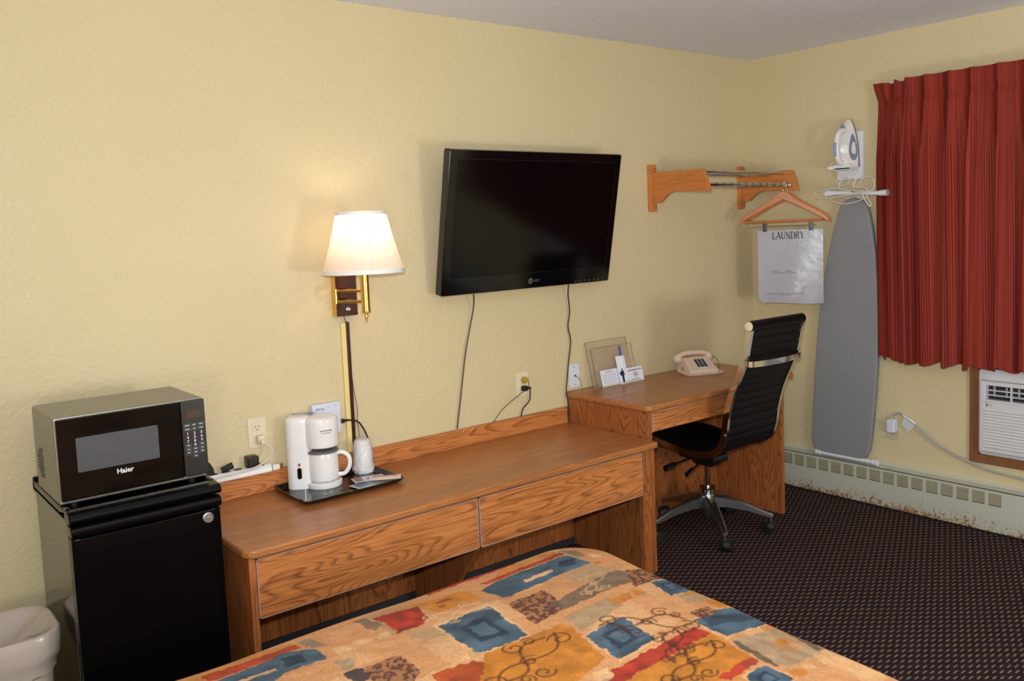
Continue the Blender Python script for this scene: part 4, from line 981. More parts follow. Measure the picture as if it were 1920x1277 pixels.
# telephone
pw = Vector((.91, -.41, 0)).normalized(); pd = Vector((-pw.y, pw.x, 0)) # across, and to the back
pc = Vector((-.705, -.152, ZK1))
ph = thing('telephone', 'pinkish beige push-button telephone on the desk', 'telephone', pc)
PM = frame(pc, pw*.83, pd*.83, (0, 0, .83))
def pring(x, y0, y1, z, r): return [(a, b_, z) for a, b_ in round_rect(-x, x, y0, y1, r, 4)]
prof = [(-.108, .006), (-.112, .016), (-.104, .034), (.0, .092), (.030, .098), (.034, .082), (.07, .080), (.088, .06), (.092, .010), (.085, .002), (-.10, .002)]
vb = []; 
bodym = ext(prof, 'x', -.098, .098, .006)
vb = [(x*(1-.32*max(0, z-.03)/.07*.5), y, z) for x, y, z in bodym[0]]
add('body', xf((vb, bodym[1]), PM), 'phone', ph)
add('skirt', xf(loft([pring(.108, -.122, .098, 0, .03), pring(.11, -.124, .10, .008, .03), pring(.104, -.116, .094, .016, .026)]), PM), 'phone', ph)
fn = Vector((0, -.058, .104)).normalized(); fu = Vector((0, .104, .058)).normalized()
def face(x, s, dpt=0.): return Vector((x, -.104, .034)) + fu*s + fn*dpt
Fm = PM @ frame((0, -.104, .034), (1, 0, 0), tuple(fu), tuple(fn))
add('face_plate', xf(box(-.045, .052, .008, .112, -.001, .0012, .001), Fm), 'phone', ph)
for i in range(4):
    for j in range(3):
        add('key', xf(box(-.030+j*.0245, -.0105+j*.0245, .026+i*.0205, .0435+i*.0205, 0, .0042, .0012), Fm), 'key', ph)
add('label_window', xf(box(-.020, .036, .012, .020, 0, .0018), Fm), 'paper', ph)
add('message_light', xf(lathe([(.009, 0), (.008, .008), (0, .010)], (-.052, .03, .094), 14), PM), 'orange', ph, label='orange message lamp')
add('volume_wheel', xf(box(-.1, -.098, -.004, .006, .022, .04, .001), PM), 'key', ph)
hp = [(-.118, .052, .070), (-.104, .052, .104), (-.06, .052, .118), (0, .052, .121), (.06, .052, .118), (.104, .052, .104), (.118, .052, .070)]
hs = add('handset', xf(join(tube(smooth_path(hp[1:-1], 6), .0165, 12), lathe([(.0, -.004), (.024, -.002), (.030, .012), (.029, .026), (.02, .042), (.006, .046)], (-.108, .052, .071), 22), lathe([(.0, -.004), (.024, -.002), (.030, .012), (.029, .026), (.02, .042), (.006, .046)], (.108, .052, .071), 22)), PM), 'phone', ph, smooth=60)
coil = []
path = [Vector(p) for p in smooth_path([(-.112, .03, .016), (-.124, -.06, .012), (-.10, -.13, .010), (-.02, -.140, .010), (.06, -.138, .010), (.118, -.12, .012), (.124, -.04, .012), (.122, .03, .03)], 24)]
for i, p in enumerate(path):
    t_ = (path[min(i+1, len(path)-1)]-path[max(i-1, 0)]).normalized(); n_ = Vector((0, 0, 1)); b_ = t_.cross(n_).normalized()
    a = i*1.9; coil.append(p+(n_*math.cos(a)+b_*math.sin(a))*.0068)
add('coiled_cord', xf(tube(coil, .0022, 6), PM), 'phone', ph, smooth=80)
add('loose_lead', xf(tube(smooth_path([(.112, .03, .10), (.135, .02, .09), (.142, -.02, .06), (.13, -.05, .03), (.122, -.03, .014)], 6), .002, 6), PM), 'cord_grey', ph)

# ------------------------------------------------------------------ office chair
CXc, CYc = -.945, -.407
ch = thing('office_chair', 'black high-backed swivel chair with chrome frame pushed under the desk', 'chair', (CXc, CYc, 0))
prof = [(-.13, .452), (-.16, .468), (-.226, .468), (-.38, .448), (-.50, .440), (-.575, .452), (-.635, .492), (-.664, .56), (-.680, .65), (-.71, .75), (-.752, .84), (-.785, .915), (-.805, 1.0), (-.818, 1.062)]
sp3 = smooth_path([(0, y, z) for y, z in prof], 10)
xl, xr = -1.124, -.740
for x in (xl, xr):
    add('side_rail', ribbon([(x, p.y, p.z) for p in sp3], (1, 0, 0), .016, .030), 'chrome', ch, smooth=50)
vs_ = []; fs_ = []; acc = 0.
nrm = []
for i, p in enumerate(sp3):
    t_ = (sp3[min(i+1, len(sp3)-1)]-sp3[max(i-1, 0)]); t_.normalize(); nrm.append(Vector((0, t_.z, -t_.y)))
dense = []
for i in range(len(sp3)-1):
    for k in range(3):
        q = sp3[i].lerp(sp3[i+1], k/3); n_ = nrm[i].lerp(nrm[i+1], k/3); acc += (sp3[i+1]-sp3[i]).length/3
        rib = .004*abs(math.sin(PI*acc/.042))**.6
        dense.append((q, n_, rib))
rings = []
for q, n_, rib in dense:
    o_ = q
    rings.append([Vector((xl+.009, 0, 0))+o_+n_*(-.007-rib), Vector((xr-.009, 0, 0))+o_+n_*(-.007-rib), Vector((xr-.009, 0, 0))+o_+n_*(.007+rib), Vector((xl+.009, 0, 0))+o_+n_*(.007+rib)])
add('upholstery', loft(rings), 'leather', ch, smooth=50)
tp = sp3[-1]
add('top_roll', tube([(xl-.010, tp.y, tp.z+.012), (xr+.010, tp.y, tp.z+.012)], .024, 18), 'leather', ch)
for x, s in ((xl-.010, -1), (xr+.010, 1)):
    add('roll_cap', lathe([(.022, 0), (.021, .003), (.008, .004), (.004, .006)], (x, tp.y, tp.z+.012), 20, (s, 0, 0)), 'ivory', ch, label='pale round end cap')
add('front_roll', tube([(xl-.006, -.128, .445), (xr+.006, -.128, .445)], .02, 14), 'leather', ch)
add('back_crossbar', ribbon(smooth_path([(xl-.004, -.792, .905), (xl+.02, -.822, .902), (-.93, -.838, .900), (xr-.02, -.822, .902), (xr+.004, -.792, .905)], 8), (0, 0, 1), .026, .010), 'chrome', ch, smooth=50)
for z, y in ((.925, -.80), (.56, -.672)):
    for x in (xl, xr): add('bolt', lathe([(.007, 0), (.006, .006), (0, .007)], (x+(-.009 if x == xl else .009), y, z), 10, (-1 if x == xl else 1, 0, 0)), 'silver', ch)
add('under_bar', join(ribbon([(xl, -.47, .425), (xl+.08, -.45, .405), (xr-.08, -.45, .405), (xr, -.47, .425)], (0, 1, 0), .04, .012), ribbon([(xl, -.27, .445), (xl+.08, -.30, .412), (xr-.08, -.30, .412), (xr, -.27, .445)], (0, 1, 0), .04, .012)), 'mech', ch)
add('tilt_mechanism', join(box(CXc-.06, CXc+.06, -.50, -.27, .365, .402, .012), ext([(-.455, .335), (-.36, .335), (-.30, .37), (-.28, .40), (-.49, .40), (-.485, .36)], 'x', CXc-.035, CXc+.035, .01)), 'mech', ch)
lv = add('lever', tube([(CXc-.05, -.36, .378), (CXc-.19, -.37, .372), (CXc-.20, -.37, .372), (CXc-.27, -.375, .366)], [.006, .006, .013, .015], 10), 'mech', ch)
add('lever', tube([(CXc-.05, -.42, .368), (CXc-.14, -.44, .352), (CXc-.15, -.44, .35), (CXc-.21, -.455, .338)], [.005, .005, .010, .011], 10), 'mech', ch)
add('gas_column', lathe([(.0145, .20), (.0145, .34)], (CXc, CYc, 0), 18), 'chrome', ch)
add('collar', lathe([(.026, .175), (.03, .20), (.036, .214), (.042, .216), (.042, .226), (.03, .228), (.016, .226)], (CXc, CYc, 0), 24), 'chrome', ch)
add('hub', lathe([(.018, .072), (.028, .085), (.03, .12), (.036, .125), (.036, .18), (.03, .19)], (CXc, CYc, 0), 24), 'alu', ch)
for k in range(5):
    a = math.radians(17+72*k+1); d_ = Vector((math.cos(a), math.sin(a), 0)); s_ = Vector((-d_.y, d_.x, 0)); o_ = Vector((CXc, CYc, 0))
    rings = []
    for rr_, zt, zb, hw_ in ((.025, .185, .128, .024), (.10, .176, .128, .021), (.20, .145, .112, .018), (.285, .108, .086, .0145), (.315, .098, .084, .012)):
        rings.append([o_+d_*rr_+s_*hw_+Vector((0, 0, zb)), o_+d_*rr_+s_*hw_+Vector((0, 0, zt-.006)), o_+d_*rr_+s_*hw_*.6+Vector((0, 0, zt)), o_+d_*rr_-s_*hw_*.6+Vector((0, 0, zt)), o_+d_*rr_-s_*hw_+Vector((0, 0, zt-.006)), o_+d_*rr_-s_*hw_+Vector((0, 0, zb))])
    arm = add('base_arm', loft(rings), 'alu', ch, smooth=30)
    cpos = o_+d_*.305
    add('caster_stem', tube([cpos+Vector((0, 0, .05)), cpos+Vector((0, 0, .09))], .007, 10), 'silver', arm)
    wdir = (s_*.8+d_*.5).normalized(); wp = cpos+Vector((0, 0, .0285))+Vector((-wdir.y, wdir.x, 0))*.016
    add('caster', join(tube([wp-wdir*.027, wp-wdir*.008], .0285, 18), tube([wp+wdir*.008, wp+wdir*.027], .0285, 18), lathe([(.031, .004), (.031, .02), (.022, .03), (0, .032)], cpos+Vector((0, 0, .026))+Vector((-wdir.y, wdir.x, 0))*.006, 18)), 'rubber', arm, smooth=50)
# ------------------------------------------------------------------ coat rack on the back wall
rk = thing('coat_rack', 'wooden wall rack with two brackets and three chrome rails', 'coat rack', (-.49, 0, 1.6))
XB1, XB2 = -.862, -.112
def q5(x, y): p = hit(1180+x/5.647, 290+y/5.647, 0, XB1); return (min(p.y, -.018), p.z)
arm = [q5(265, 188), q5(780, 145), q5(800, 160), q5(860, 365), q5(858, 384), q5(480, 390), q5(425, 412), q5(345, 505), q5(320, 514), q5(268, 514)]
arm[0] = (-.018, arm[0][1]); arm[-1] = (-.018, arm[-1][1])
for xb in (XB1, XB2):
    br = add('bracket', ext(arm, 'x', xb-.011, xb+.011, .003), 'rackwood', rk)
    add('wall_plate', box(xb-.028, xb+.028, -.020, 0, 1.604, 1.848, .006), 'rackwood', br)
    for z in (1.625, 1.828): add('screw', lathe([(.004, 0), (.003, .001)], (xb+.012, -.02, z), 10, (0, -1, 0)), 'sock', br)
    tipy, tipz = arm[2]
    for s in (-1, 1): add('rail_screw', lathe([(.009, 0), (.008, .002), (0, .004)], (xb+s*.011, -.215, arm[0][1]-.004), 14, (s, 0, 0)), 'silver', br)
rails = [(-.30, 1.792, .0095), (-.215, 1.786, .0095), (-.355, 1.724, .0115)]
for k, (y, z, r) in enumerate(rails):
    ra_ = add('rail', tube([(XB1+.010, y, z), (XB2-.010, y, z)], r, 16), 'chrome', rk)
    if k == 2:
        for i in range(11): add('hanger_notch', tube([(XB1+.09+i*.06-.002, y, z), (XB1+.09+i*.06+.002, y, z)], r+.0006, 16), 'cord_black', ra_)

# ------------------------------------------------------------------ hangers and laundry bag
def hanger(label, hxp, hyp, ang, zoff, grp, clips=False):
    u = Vector((math.cos(ang), math.sin(ang), 0)); n_ = Vector((-u.y, u.x, 0)); o_ = Vector((hxp, hyp, 1.724))
    h = thing('clothes_hanger', label, 'hanger', (hxp, hyp, 1.48), grp)
    Fm_ = frame(o_, u, n_, (0, 0, 1))
    hk = [(.001, 0, -.062), (.0, 0, -.03), (.012, 0, -.014), (.0175, 0, 0), (.0125, 0, .0125), (0, 0, .0178), (-.0125, 0, .0125), (-.0175, 0, 0), (-.013, 0, -.010)]
    add('hook', xf(tube(smooth_path(hk, 5), .0017, 8), Fm_), 'chrome', h)
    zt = -.05
    top = [(-.236, -.172), (-.228, -.152), (-.20, -.128), (-.12, -.083), (-.06, -.046), (-.034, -.022), (-.018, -.012), (0, -.009), (.018, -.012), (.034, -.022), (.06, -.046), (.12, -.083), (.20, -.128), (.228, -.152), (.236, -.172)]
    bot = [(.228, -.180), (.205, -.158), (.12, -.112), (.05, -.075), (0, -.052), (-.05, -.075), (-.12, -.112), (-.205, -.158), (-.228, -.180)]
    ol = [(x, z+zt+.022) for x, z in top+bot]
    sm = ext(ol, 'y', -.007, .007, .003)
    cv = [(x, y-.16*x*x*1.2, z) for x, y, z in sm[0]]
    add('shoulder', xf((cv, sm[1]), Fm_), 'hangwood', h)
    add('trouser_bar', xf(tube([(-.205, -.007, -.196), (0, .0, -.196), (.205, -.007, -.196)], .0068, 10), Fm_), 'hangwood', h)
    if clips:
        add('clip_rod', xf(join(tube([(-.17, -.006, -.222), (.17, -.006, -.222)], .0018, 8), tube([(-.17, -.006, -.222), (-.172, -.006, -.196)], .0018, 8), tube([(.17, -.006, -.222), (.172, -.006, -.196)], .0018, 8)), Fm_), 'chrome', h)
        for x in (-.098, .145):
            add('clip', xf(join(box(x-.011, x+.011, -.013, -.009, -.252, -.208, .002), box(x-.011, x+.011, -.004, 0, -.252, -.208, .002)), Fm_), 'black_plastic', h)
    return Fm_
HA = math.radians(-61)
hanger('wooden hanger at the back of the pair on the rack rail', -.160, -.355, math.radians(-67), 0, 'wooden hangers on the rack')
Fl = hanger('wooden hanger holding the laundry bag by two clips', -.200, -.355, HA, 0, 'wooden hangers on the rack', True)
lb = thing('laundry_bag', 'white plastic laundry bag clipped to a wooden hanger', 'laundry bag', tuple(Fl @ Vector((0, -.006, -.63))))
nx, nz = 24, 26; v = []; f = []
LW, LT, LB = .172, -.245, -.645
for sgn in (0, 1):
    for i in range(nx+1):
        for j in range(nz+1):
            a, b_ = i/nx, j/nz
            x = .034-LW+2*LW*a; z = LT+(LB-LT)*b_
            if b_ > .93 and a < .07: x += .02*(b_-.93)/.07; 
            y = -.0065-sgn*.0015+.004*math.sin(7*a+2*b_)*b_-.004*math.sin(3*b_+9*a)*b_*.6
            v.append((x, y, z+.004*math.sin(6*a)*b_))
o_ = (nx+1)*(nz+1)
for i in range(nx):
    for j in range(nz):
        q = i*(nz+1)+j; f.append((q, q+nz+1, q+nz+2, q+1)); f.append((o_+q, o_+q+1, o_+q+nz+2, o_+q+nz+1))
ring = [i*(nz+1) for i in range(nx+1)]+[nx*(nz+1)+j for j in range(1, nz+1)]+[i*(nz+1)+nz for i in range(nx-1, -1, -1)]+[j for j in range(nz-1, 0, -1)]
for a, b_ in zip(ring, ring[1:]+ring[:1]): f.append((a, b_, o_+b_, o_+a))
add('bag_sheet', xf((v, f), Fl), 'bag', lb, smooth=60)
# LAUNDRY in serif capitals built from strokes: (x0,y0,x1,y1,width)
TH_, TN_ = .135, .06
GL = {
 'L': ([(.16, 0, .16, 1, TH_), (.16, .03, .62, .03, TN_), (.62, .03, .64, .24, TN_)], [(.02, .32, 1), (.02, .2, 0)], .70),
 'A': ([(.06, 0, .42, 1, TN_), (.42, 1, .78, 0, TH_), (.2, .36, .64, .36, TN_)], [(-.02, .18, 0), (.64, .92, 0)], .88),
 'U': ([(.14, .3, .14, 1, TH_), (.14, .3, .26, .06, TH_*.9), (.26, .06, .44, .02, TN_*1.3), (.44, .02, .60, .1, TN_), (.60, .1, .66, .34, TN_), (.66, .34, .66, 1, TN_)], [(0, .28, 1), (.54, .78, 1)], .82),
 'N': ([(.12, 0, .12, 1, TN_), (.12, 1, .68, 0, TH_), (.68, 0, .68, 1, TN_)], [(0, .24, 0), (0, .2, 1), (.56, .8, 1)], .84),
 'D': ([(.14, 0, .14, 1, TH_), (.14, .97, .42, .97, TN_), (.42, .97, .64, .8, TN_*1.3), (.64, .8, .70, .5, TH_), (.70, .5, .64, .2, TH_), (.64, .2, .42, .03, TN_*1.3), (.42, .03, .14, .03, TN_)], [(.0, .2, 1), (.0, .2, 0)], .82),
 'R': ([(.14, 0, .14, 1, TH_), (.14, .97, .42, .97, TN_), (.42, .97, .54, .86, TH_*.8), (.54, .86, .54, .66, TH_), (.54, .66, .42, .54, TH_*.8), (.42, .54, .14, .54, TN_), (.34, .54, .68, 0, TH_)], [(.0, .28, 1), (.0, .28, 0), (.60, .80, 0)], .80),
 'Y': ([(.04, 1, .38, .5, TH_), (.74, 1, .38, .5, TN_), (.38, .5, .38, 0, TH_)], [(-.04, .2, 1), (.6, .84, 1), (.26, .5, 0)], .82)}
def stroke_box(x0, y0, x1, y1, wd):
    d_ = Vector((x1-x0, y1-y0)); L_ = d_.length or 1; d_ /= L_; n_ = Vector((-d_.y, d_.x))*wd/2; e = d_*wd*.2
    p = [(x0-e.x+n_.x, y0-e.y+n_.y), (x1+e.x+n_.x, y1+e.y+n_.y), (x1+e.x-n_.x, y1+e.y-n_.y), (x0-e.x-n_.x, y0-e.y-n_.y)]
    return p
cw = sum(GL[c][2] for c in 'LAUNDRY'); sz = .172/cw; xx = -.060
for c in 'LAUNDRY':
    st_, se_, adv = GL[c]; ms = []
    polys = [stroke_box(*s) for s in st_] + [[(a, y_-.025 if y_ else -.0, ), (b_, y_-.025 if y_ else 0), (b_, y_ if y_ else .04), (a, y_ if y_ else .04)] for a, b_, y_ in se_]
    for p in polys:
        ms.append(xf(ext([(xx+x*sz, LT-.048+y*sz*1.25) for x, y in p], 'y', -.0115, -.009), Fl))
    add('letter', join(*ms), 'ink', lb)
    xx += adv*sz
Xl = Fl.to_3x3() @ Vector((1, 0, 0))
for (x0, x1, z, h_) in ((-.07, -.03, -.468, .004), (.01, .045, -.468, .004), (-.062, .07, -.478, .003), (-.09, .11, -.592, .003), (-.02, .04, -.600, .0025), (.083, .107, -.585, .0022)):
    add('printed_line', xf(box(x0, x1, -.0128, -.0122, z-h_/2, z+h_/2), Fl), 'ink_grey', lb)
add('recycling_mark', xf(join(*[tube([(.095+.008*math.cos(a), -.0115, -.570+.008*math.sin(a)), (.095+.008*math.cos(a+1.7), -.0115, -.570+.008*math.sin(a+1.7))], .0009, 6) for a in (PI/2, PI/2+2*PI/3, PI/2+4*PI/3)]), Fl), 'ink_grey', lb)

# ------------------------------------------------------------------ iron, holder and ironing board on the window wall
hy0, hy1 = -.722, -.578
ih = thing('iron_holder', 'white wall holder for the iron and ironing board', 'iron holder', (0, -.65, 1.72))
add('back_plate', box(-.022, 0, hy0, hy1, 1.730, 1.985, .006), 'white_metal', ih)
add('shelf', join(box(-.115, -.02, hy0+.012, hy1-.004, 1.782, 1.796, .004), box(-.03, -.02, hy0, hy1, 1.735, 1.80, .003), box(-.115, -.108, hy0+.012, hy1-.004, 1.782, 1.806, .002)), 'white_metal', ih)
add('board_hook', join(tube(smooth_path([(-.02, hy0+.03, 1.74), (-.05, hy0+.03, 1.72), (-.056, hy0+.03, 1.69), (-.066, hy0+.03, 1.70)], 4), .004, 8), tube(smooth_path([(-.02, hy1-.03, 1.74), (-.05, hy1-.03, 1.72), (-.056, hy1-.03, 1.69), (-.066, hy1-.03, 1.70)], 4), .004, 8)), 'white_metal', ih)
IY, IZ0, IZ1 = -.655, 1.7965, 2.052
ir = thing('steam_iron', 'white steam iron with smoky blue sides standing tip up', 'iron', (-.08, IY, IZ0))
def iron_w(t): return .056*max(0, 1-t**2.1)**.62+.0015
def iron_ring(t, x_in, x_out, k_in, k_out):
    w_ = iron_w(t); z = IZ0+(IZ1-IZ0)*t; pts = []
    for s, q in ((1, 0), (1, .33), (1, .66), (1, 1), (-1, 1), (-1, .66), (-1, .33), (-1, 0)):
        kk = k_in+(k_out-k_in)*q**1.5; pts.append((x_in+(x_out-x_in)*q, IY+s*w_*kk, z))
    return pts
ts = [0, .08, .2, .35, .5, .63, .75, .85, .93, .985]
add('soleplate', loft([iron_ring(t, -.028, -.036, 1.0, 1.0) for t in ts]), 'chrome', ir, smooth=50)
add('heat_gasket', loft([iron_ring(t*.995, -.0362, -.040, 1.01, 1.01) for t in ts]), 'rubber', ir, smooth=50)
add('body', loft([iron_ring(t*.99, -.0402, -.042-.062*(1-t**2.2)**.7, .97, .62) for t in ts]), 'white', ir, smooth=60)
add('heel', box(-.118, -.036, IY-.046, IY+.046, IZ0, IZ0+.016, .006), 'white', ir)
for s in (-1, 1):
    v = []; n = 24
    def side(t, q):
        w_ = iron_w(t*.99); xo = -.042-.062*(1-t**2.2)**.7; kk = .97+(.62-.97)*q**1.5
        return Vector((-.0402+(xo+.0402)*q, IY+s*(w_*kk+.0012), IZ0+(IZ1-IZ0)*t))
    r1 = [side(.40+.27*math.sin(2*PI*k/n), .52+.42*math.cos(2*PI*k/n)*(1-.25*math.sin(2*PI*k/n))) for k in range(n)]
    r2 = [p-Vector((0, s*.006, 0)) for p in r1]
    add('side_panel', loft([r2, r1]), 'iron_grey', ir)
hpts = [(-.092, IY, IZ0+.022), (-.128, IY, IZ0+.026), (-.150, IY, IZ0+.055), (-.156, IY, IZ0+.10), (-.150, IY, IZ0+.145), (-.128, IY, IZ0+.178), (-.088, IY, IZ0+.192)]
hd_ = add('handle', tube(smooth_path(hpts, 6), .0155, 12), 'white', ir, smooth=60)
add('grip', tube(smooth_path([(-.166, IY, IZ0+.055), (-.172, IY, IZ0+.09), (-.166, IY, IZ0+.125)], 6), .008, 10), 'iron_blue', hd_, label='light blue grip')
add('spray_button', join(lathe([(.009, 0), (.008, .008)], (-.145, IY, IZ0+.160), 12, (-.8, 0, .6)), lathe([(.006, 0), (.005, .008)], (-.155, IY, IZ0+.145), 12, (-.9, 0, .4))), 'iron_blue', hd_)
add('water_cap', lathe([(.012, 0), (.010, .018), (.004, .024)], (-.092, IY, IZ0+.200), 12, (-.7, 0, .7)), 'iron_grey', ir)
add('dial', lathe([(.024, 0), (.024, .006), (.02, .009), (0, .009)], (-.104, IY-.01, IZ0+.092), 24, (-.8, -.6, 0)), 'white', ir)
ZBr = 1.662
def wall_path(pts, x=-.09): return [tuple(hit(px, py, 0, x if len(r_) == 0 else r_[0])) for px, py, *r_ in pts]
lead = [(-.118, IY+.02, IZ0+.030), (-.128, -.60, IZ0+.012)]+wall_path([(1572, 325, -.115), (1580, 332, -.10), (1592, 336, -.10), (1588, 345, -.10), (1572, 350, -.10), (1556, 354, -.10), (1546, 362, -.10), (1552, 372, -.10), (1570, 381, -.11), (1595, 381, -.11), (1618, 373, -.11), (1628, 362, -.11), (1622, 352, -.11), (1606, 352, -.11)])
l2 = wall_path([(1606, 352, -.11), (1612, 342, -.11), (1622, 332, -.11), (1634, 332, -.11), (1639, 344, -.11), (1636, 356, -.11), (1624, 358, -.11), (1600, 358, -.11), (1570, 354, -.11), (1544, 357, -.11), (1530, 362, -.11), (1532, 371, -.11), (1552, 372, -.112), (1590, 366, -.112), (1614, 362, -.112), (1620, 372, -.112), (1630, 387, -.112), (1633, 382, -.112), (1624, 368, -.112)])
pcd = add('power_cord', tube(smooth_path(lead+l2[1:], 6), .0032, 8), 'cord_white', ir, smooth=80, label='white cord wound around the top of the ironing board')
add('plug', box(-.135, -.115, -.612, -.585, IZ0-.010, IZ0+.008, .004), 'white', pcd)
ib = thing('ironing_board', 'grey ironing board hanging against the wall beside the curtain', 'ironing board', (-.06, -.6, .24))
xo = -.062
left = [(1600, 372), (1587, 374), (1577, 382), (1570, 400), (1560, 440), (1550, 490), (1541, 545), (1534, 600), (1529, 660), (1526, 720), (1523, 780), (1521, 822), (1524, 836), (1532, 845), (1548, 850)]
right = [(1600, 372), (1612, 374), (1621, 382), (1627, 395), (1634, 430), (1640, 475), (1644, 530), (1646, 590), (1645, 660), (1641, 730), (1635, 800), (1629, 845), (1624, 856), (1614, 862), (1600, 862)]
ol = [hit(x, y, 0, xo) for x, y in left]+[hit(x, y, 0, xo) for x, y in reversed(right[1:])]
ol = [(p.y, p.z) for p in ol]
add('board', ext(ol, 'x', xo, -.034, .008, 3), 'board', ib, smooth=50)
add('cover_rim', ext([((y+.615)*1.004-.615, (z-.95)*1.003+.95) for y, z in ol], 'x', -.05, -.031, .005), 'board_edge', ib)
ta, tb = hit(1549, 363, 0, -.085), hit(1665, 361, 0, -.085)
add('top_bar', tube([(-.085, ta.y, ta.z), (-.085, ta.y-.05, ta.z), (-.085, ta.y-.055, ta.z), (-.085, tb.y+.05, tb.z), (-.085, tb.y+.045, tb.z), (-.085, tb.y, tb.z)], [.017, .016, .0125, .0115, .014, .0165], 16), 'white_metal', ib)
lm = hit(1602, 359, 0, -.0985)
add('printed_mark', box(-.0992, -.0965, lm.y-.024, lm.y+.02, lm.z-.003, lm.z+.003, .001), 'ink', ib)
fa, fb = hit(1526, 848, 0, -.078), hit(1641, 874, 0, -.078)
zf = hz+.0155
add('foot_bar', tube([(-.052, fa.y, zf+.004), (-.052, fa.y-.03, zf+.004), (-.052, fa.y-.032, zf+.004), (-.052, fb.y+.034, zf+.004), (-.052, fb.y+.03, zf+.004), (-.052, fb.y, zf+.004)], [.016, .016, .0125, .0125, .016, .016], 14), 'white_metal', ib)
for y in (-.64, -.70): add('leg', tube([(-.026, y, 1.64), (-.026, y, .26)], .008, 8), 'white_metal', ib)

# ------------------------------------------------------------------ curtain
ct = thing('window_curtain', 'red striped pinch-pleated curtain over the window', 'curtain', (-.09, -1.8, .8))
py = [-.834, -.874, -.944, -1.002, -1.102, -1.215, -1.322, -1.444]
while py[-1] > -2.72: py.append(py[-1]-.115-.012*math.sin(len(py)*1.7))
zt_, zp, zb_ = 2.206, 2.105, .805
cols = []   # (y, pleat fraction, index)
for i in range(len(py)-1):
    n = 18
    for k in range(n): cols.append((py[i]+(py[i+1]-py[i])*k/n, k/n, i))
cols.append((py[-1], 0, len(py)-1))
zrow = list(np.linspace(zt_, 2.03, 16))+list(np.linspace(2.0, zb_, 34))
v = []; f = []; uvs = []
rs = random.Random(5); ph_ = [rs.uniform(-.22, .22) for _ in range(60)]; dep = [rs.uniform(.7, 1.25) for _ in range(60)]
ulen = 0; ul = []
for c, (y, fr2, i) in enumerate(cols):
    if c: ulen += abs(y-cols[c-1][0])*1.9
    ul.append(ulen)
for c, (y, fr2, i) in enumerate(cols):
    w_p = py[max(i, 0)]-py[min(i+1, len(py)-1)]
    for z in zrow:
        t = (zt_-z)/(zt_-zb_)
        dz = abs(z-zp); pinch = math.exp(-(dz/.022)**2)
        below = min(1, max(0, (zp-z)/.30)); above = min(1, max(0, (z-zp)/.09))
        base = .5+.5*math.cos(2*PI*fr2)                    # 1 at pleat
        sharp = base**6
        fold = below*(.033*dep[i % 60]*math.cos(2*PI*fr2+ph_[i % 60]*below*2)+.012*math.cos(4*PI*fr2+3*ph_[(i+3) % 60]+t*1.5)*below)
        x = -.085-fold-(1-below)*(.026*base**3)-.012*sharp*pinch+.012*pinch
        yy = y+.012*below*math.sin(2*PI*fr2+2.2*t+ph_[i % 60]*6)*min(1, w_p/.1)
        x += .052*max(0, min(1, (y+.95)/.07))
        if y > -.88: yy += .028*above
        zz = z
        if t > .93: zz = z+(t-.93)/.07*(.012*math.sin(2*PI*fr2+1+i)-.006)
        if i in (1, 2) and above > .3: zz -= .012*math.sin(PI*fr2)
        yy += (.55*pinch)*(py[i]-yy if fr2 < .5 else py[min(i+1, len(py)-1)]-yy)*max(0, 1-abs(min(fr2, 1-fr2))/.3)
        v.append((min(x, -.045), yy, zz)); uvs.append((ul[c], z))
nr = len(zrow)
for c in range(len(cols)-1):
    for r in range(nr-1):
        f.append((c*nr+r, (c+1)*nr+r, (c+1)*nr+r+1, c*nr+r+1))
cu2 = add('cloth', (v, f), 'curtain', ct, smooth=80)
uvl = cu2.data.uv_layers.new(name='cloth')
for lp in cu2.data.loops: uvl.data[lp.index].uv = uvs[lp.vertex_index]
so = cu2.modifiers.new('thickness', 'SOLIDIFY'); so.thickness = .0025; so.offset = 0
cr = thing('curtain_rail', 'white curtain rail showing behind the top of the red curtain', 'curtain rail', (-.04, -1.8, 2.19))
add('rail', box(-.036, -.016, -2.75, -.88, 2.175, 2.2045, .002), 'white_metal', cr)
for y in (-.95, -1.8, -2.65): add('bracket', box(-.018, 0, y-.012, y+.012, 2.175, 2.195), 'white_metal', cr)

# ------------------------------------------------------------------ air conditioner in its wooden frame
AY0, AY1, AZ0, AZ1 = -1.327, -1.99, .372, .795
tm = struct('trim_1', join(box(-.022, 0, AY0, AY0+.046, AZ0-.046, AZ1+.046, .002), box(-.022, 0, AY1-.046, AY1, AZ0-.046, AZ1+.046, .002)), 'acwood', 'brown wooden frame around the air conditioner', cat='trim')
add('rail', box(-.0215, 0, AY1+.0005, AY0-.0005, AZ0-.046, AZ0, .002), 'acwood', tm); add('rail', box(-.0215, 0, AY1+.0005, AY0-.0005, AZ1, AZ1+.046, .002), 'acwood', tm)
ac = thing('air_conditioner', 'white through-wall air conditioner below the red curtain', 'air conditioner', (-.03, (AY0+AY1)/2, AZ0))
add('surround', ext(round_rect(AY1+.002, AY0-.002, AZ0+.002, AZ1-.002, .02), 'x', -.03, 0, .004), 'ac_white', ac)
fy0, fy1, fz0, fz1 = AY0-.024, AY1+.024, AZ0+.028, AZ1-.055
gz0, gz1, gy0 = fz1-.088, fz1-.020, fy0-.028
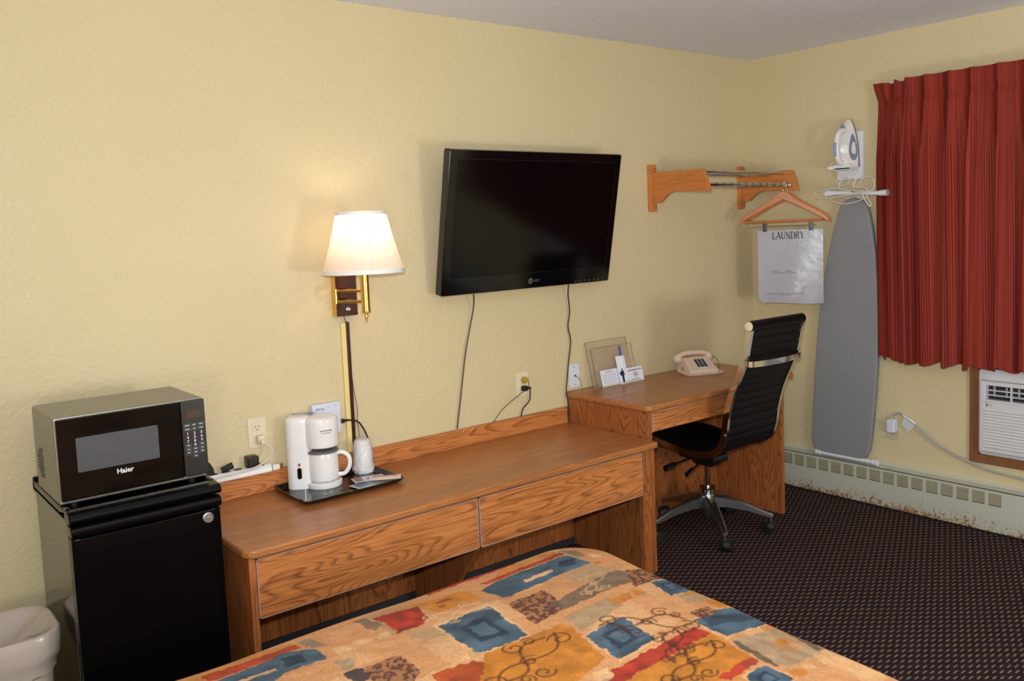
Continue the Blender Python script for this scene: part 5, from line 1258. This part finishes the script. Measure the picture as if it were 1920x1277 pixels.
# front panel built around the outlet opening
fp = join(box(-.068, -.03, gy0, fy0, fz0, fz1, .004), box(-.068, -.03, fy1, fy1+.03, fz0, fz1, .004), box(-.068, -.03, fy1+.03, gy0, fz0, gz0, .003), box(-.068, -.03, fy1+.03, gy0, gz1, fz1, .003))
pnl = add('front_panel', fp, 'ac_white', ac)
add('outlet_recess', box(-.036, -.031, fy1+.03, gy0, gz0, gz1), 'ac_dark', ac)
for k in range(1, 3): add('air_vane', box(-.066, -.045, fy1+.03, gy0, gz0+k*(gz1-gz0)/3-.0022, gz0+k*(gz1-gz0)/3+.0022), 'ac_white', ac)
for k in range(1, 5): add('vane_divider', box(-.067, -.05, gy0-k*.113-.003, gy0-k*.113+.003, gz0, gz1), 'ac_white', ac)
for k in range(10): add('deflector', xf(box(-.012, .012, -.001, .001, gz0+.016, gz1-.004), Matrix.Translation((-.047, gy0-.03-k*.055, 0)) @ Matrix.Rotation(.7, 4, 'Z')), 'print_white', ac)
pr_ = None; iz1 = gz0-.048
nsl = 13
for k in range(nsl):
    z = fz0+.028+k*(iz1-fz0-.028)/(nsl-1)
    if pr_ is None:
        pr_ = add('intake_slat', ext([(-.068, z+.004), (-.0725, z-.001), (-.0725, z-.004), (-.068, z-.008)], 'y', fy1+.04, fy0-.018), 'ac_white', ac); z_first = z
    else:
        c_ = pr_.copy(); COL.objects.link(c_); c_.parent = ac; c_.location = (0, 0, z-z_first)
add('panel_seam', box(-.0684, -.0675, fy1+.004, fy0-.004, gz0-.0125, gz0-.0115), 'ink_grey', ac)
add('logo_disc', lathe([(.0062, 0), (.0062, .0006)], (-.0682, fy0-.034, gz0-.026), 18, (-1, 0, 0)), 'ink_grey', ac)
text('lettering', 'LG', .0125, (-.0686, fy0-.052, gz0-.0262), (0, -1, 0), (0, 0, 1), 'ink_grey', ac, .0004)
o3 = hit(1674.5, 803.5, 0, 0)
outlet('wall_outlet', 'grey-beige wall outlet between the ironing board and the air conditioner', (0, o3.y, o3.z), 'x', mat='ivory_grey')
pg = thing('air_conditioner_plug', 'large white safety plug and grey cord of the air conditioner', 'plug', (-.03, o3.y+.01, o3.z))
k0, k1 = hit(1664, 785, 0, -.036), hit(1679, 812, 0, -.036)
add('plug_body', ext(round_rect(k1.y, k0.y, k1.z, k0.z, .010), 'x', -.05, -.0075, .005, 3), 'white_blue', pg)
add('plug_neck', tube([(-.03, (k0.y+k1.y)/2+.002, k0.z-.006), (-.03, (k0.y+k1.y)/2, k0.z+.012)], [.010, .006], 12), 'cord_acgrey', pg)
pth = [(-.03, (k0.y+k1.y)/2, k0.z+.006)]+[tuple(hit(x, y, 0, d_)) for x, y, d_ in ((1676, 778, -.032), (1686, 775, -.034), (1698, 781, -.036), (1712, 792, -.038), (1732, 810, -.04), (1760, 834, -.042), (1790, 852, -.042), (1818, 866, -.040), (1850, 880, -.038), (1885, 890, -.036), (1920, 899, -.034))]
pth += [(-.03, -1.75, .262), (-.024, -1.95, .30), (-.012, -2.03, .40)]
add('cord', tube(smooth_path(pth, 6), .0052, 10), 'cord_acgrey', pg, smooth=80)
tgp = [tuple(hit(x, y, 0, -.036)) for x, y in ((1695, 783), (1714, 797), (1711, 804), (1702, 810), (1691, 796))]
tg = [(p[1], p[2]) for p in tgp]
add('warning_tag', ext(tg, 'x', -.0345, -.0335), 'print_white', pg)
sl = [Vector(hit(x, y, 0, d_)) for x, y, d_ in ((1694, 779, -.0355), (1704, 786, -.037), (1716, 795, -.0385))]
add('cord_sleeve', tube(sl, .0064, 10), 'white', pg)
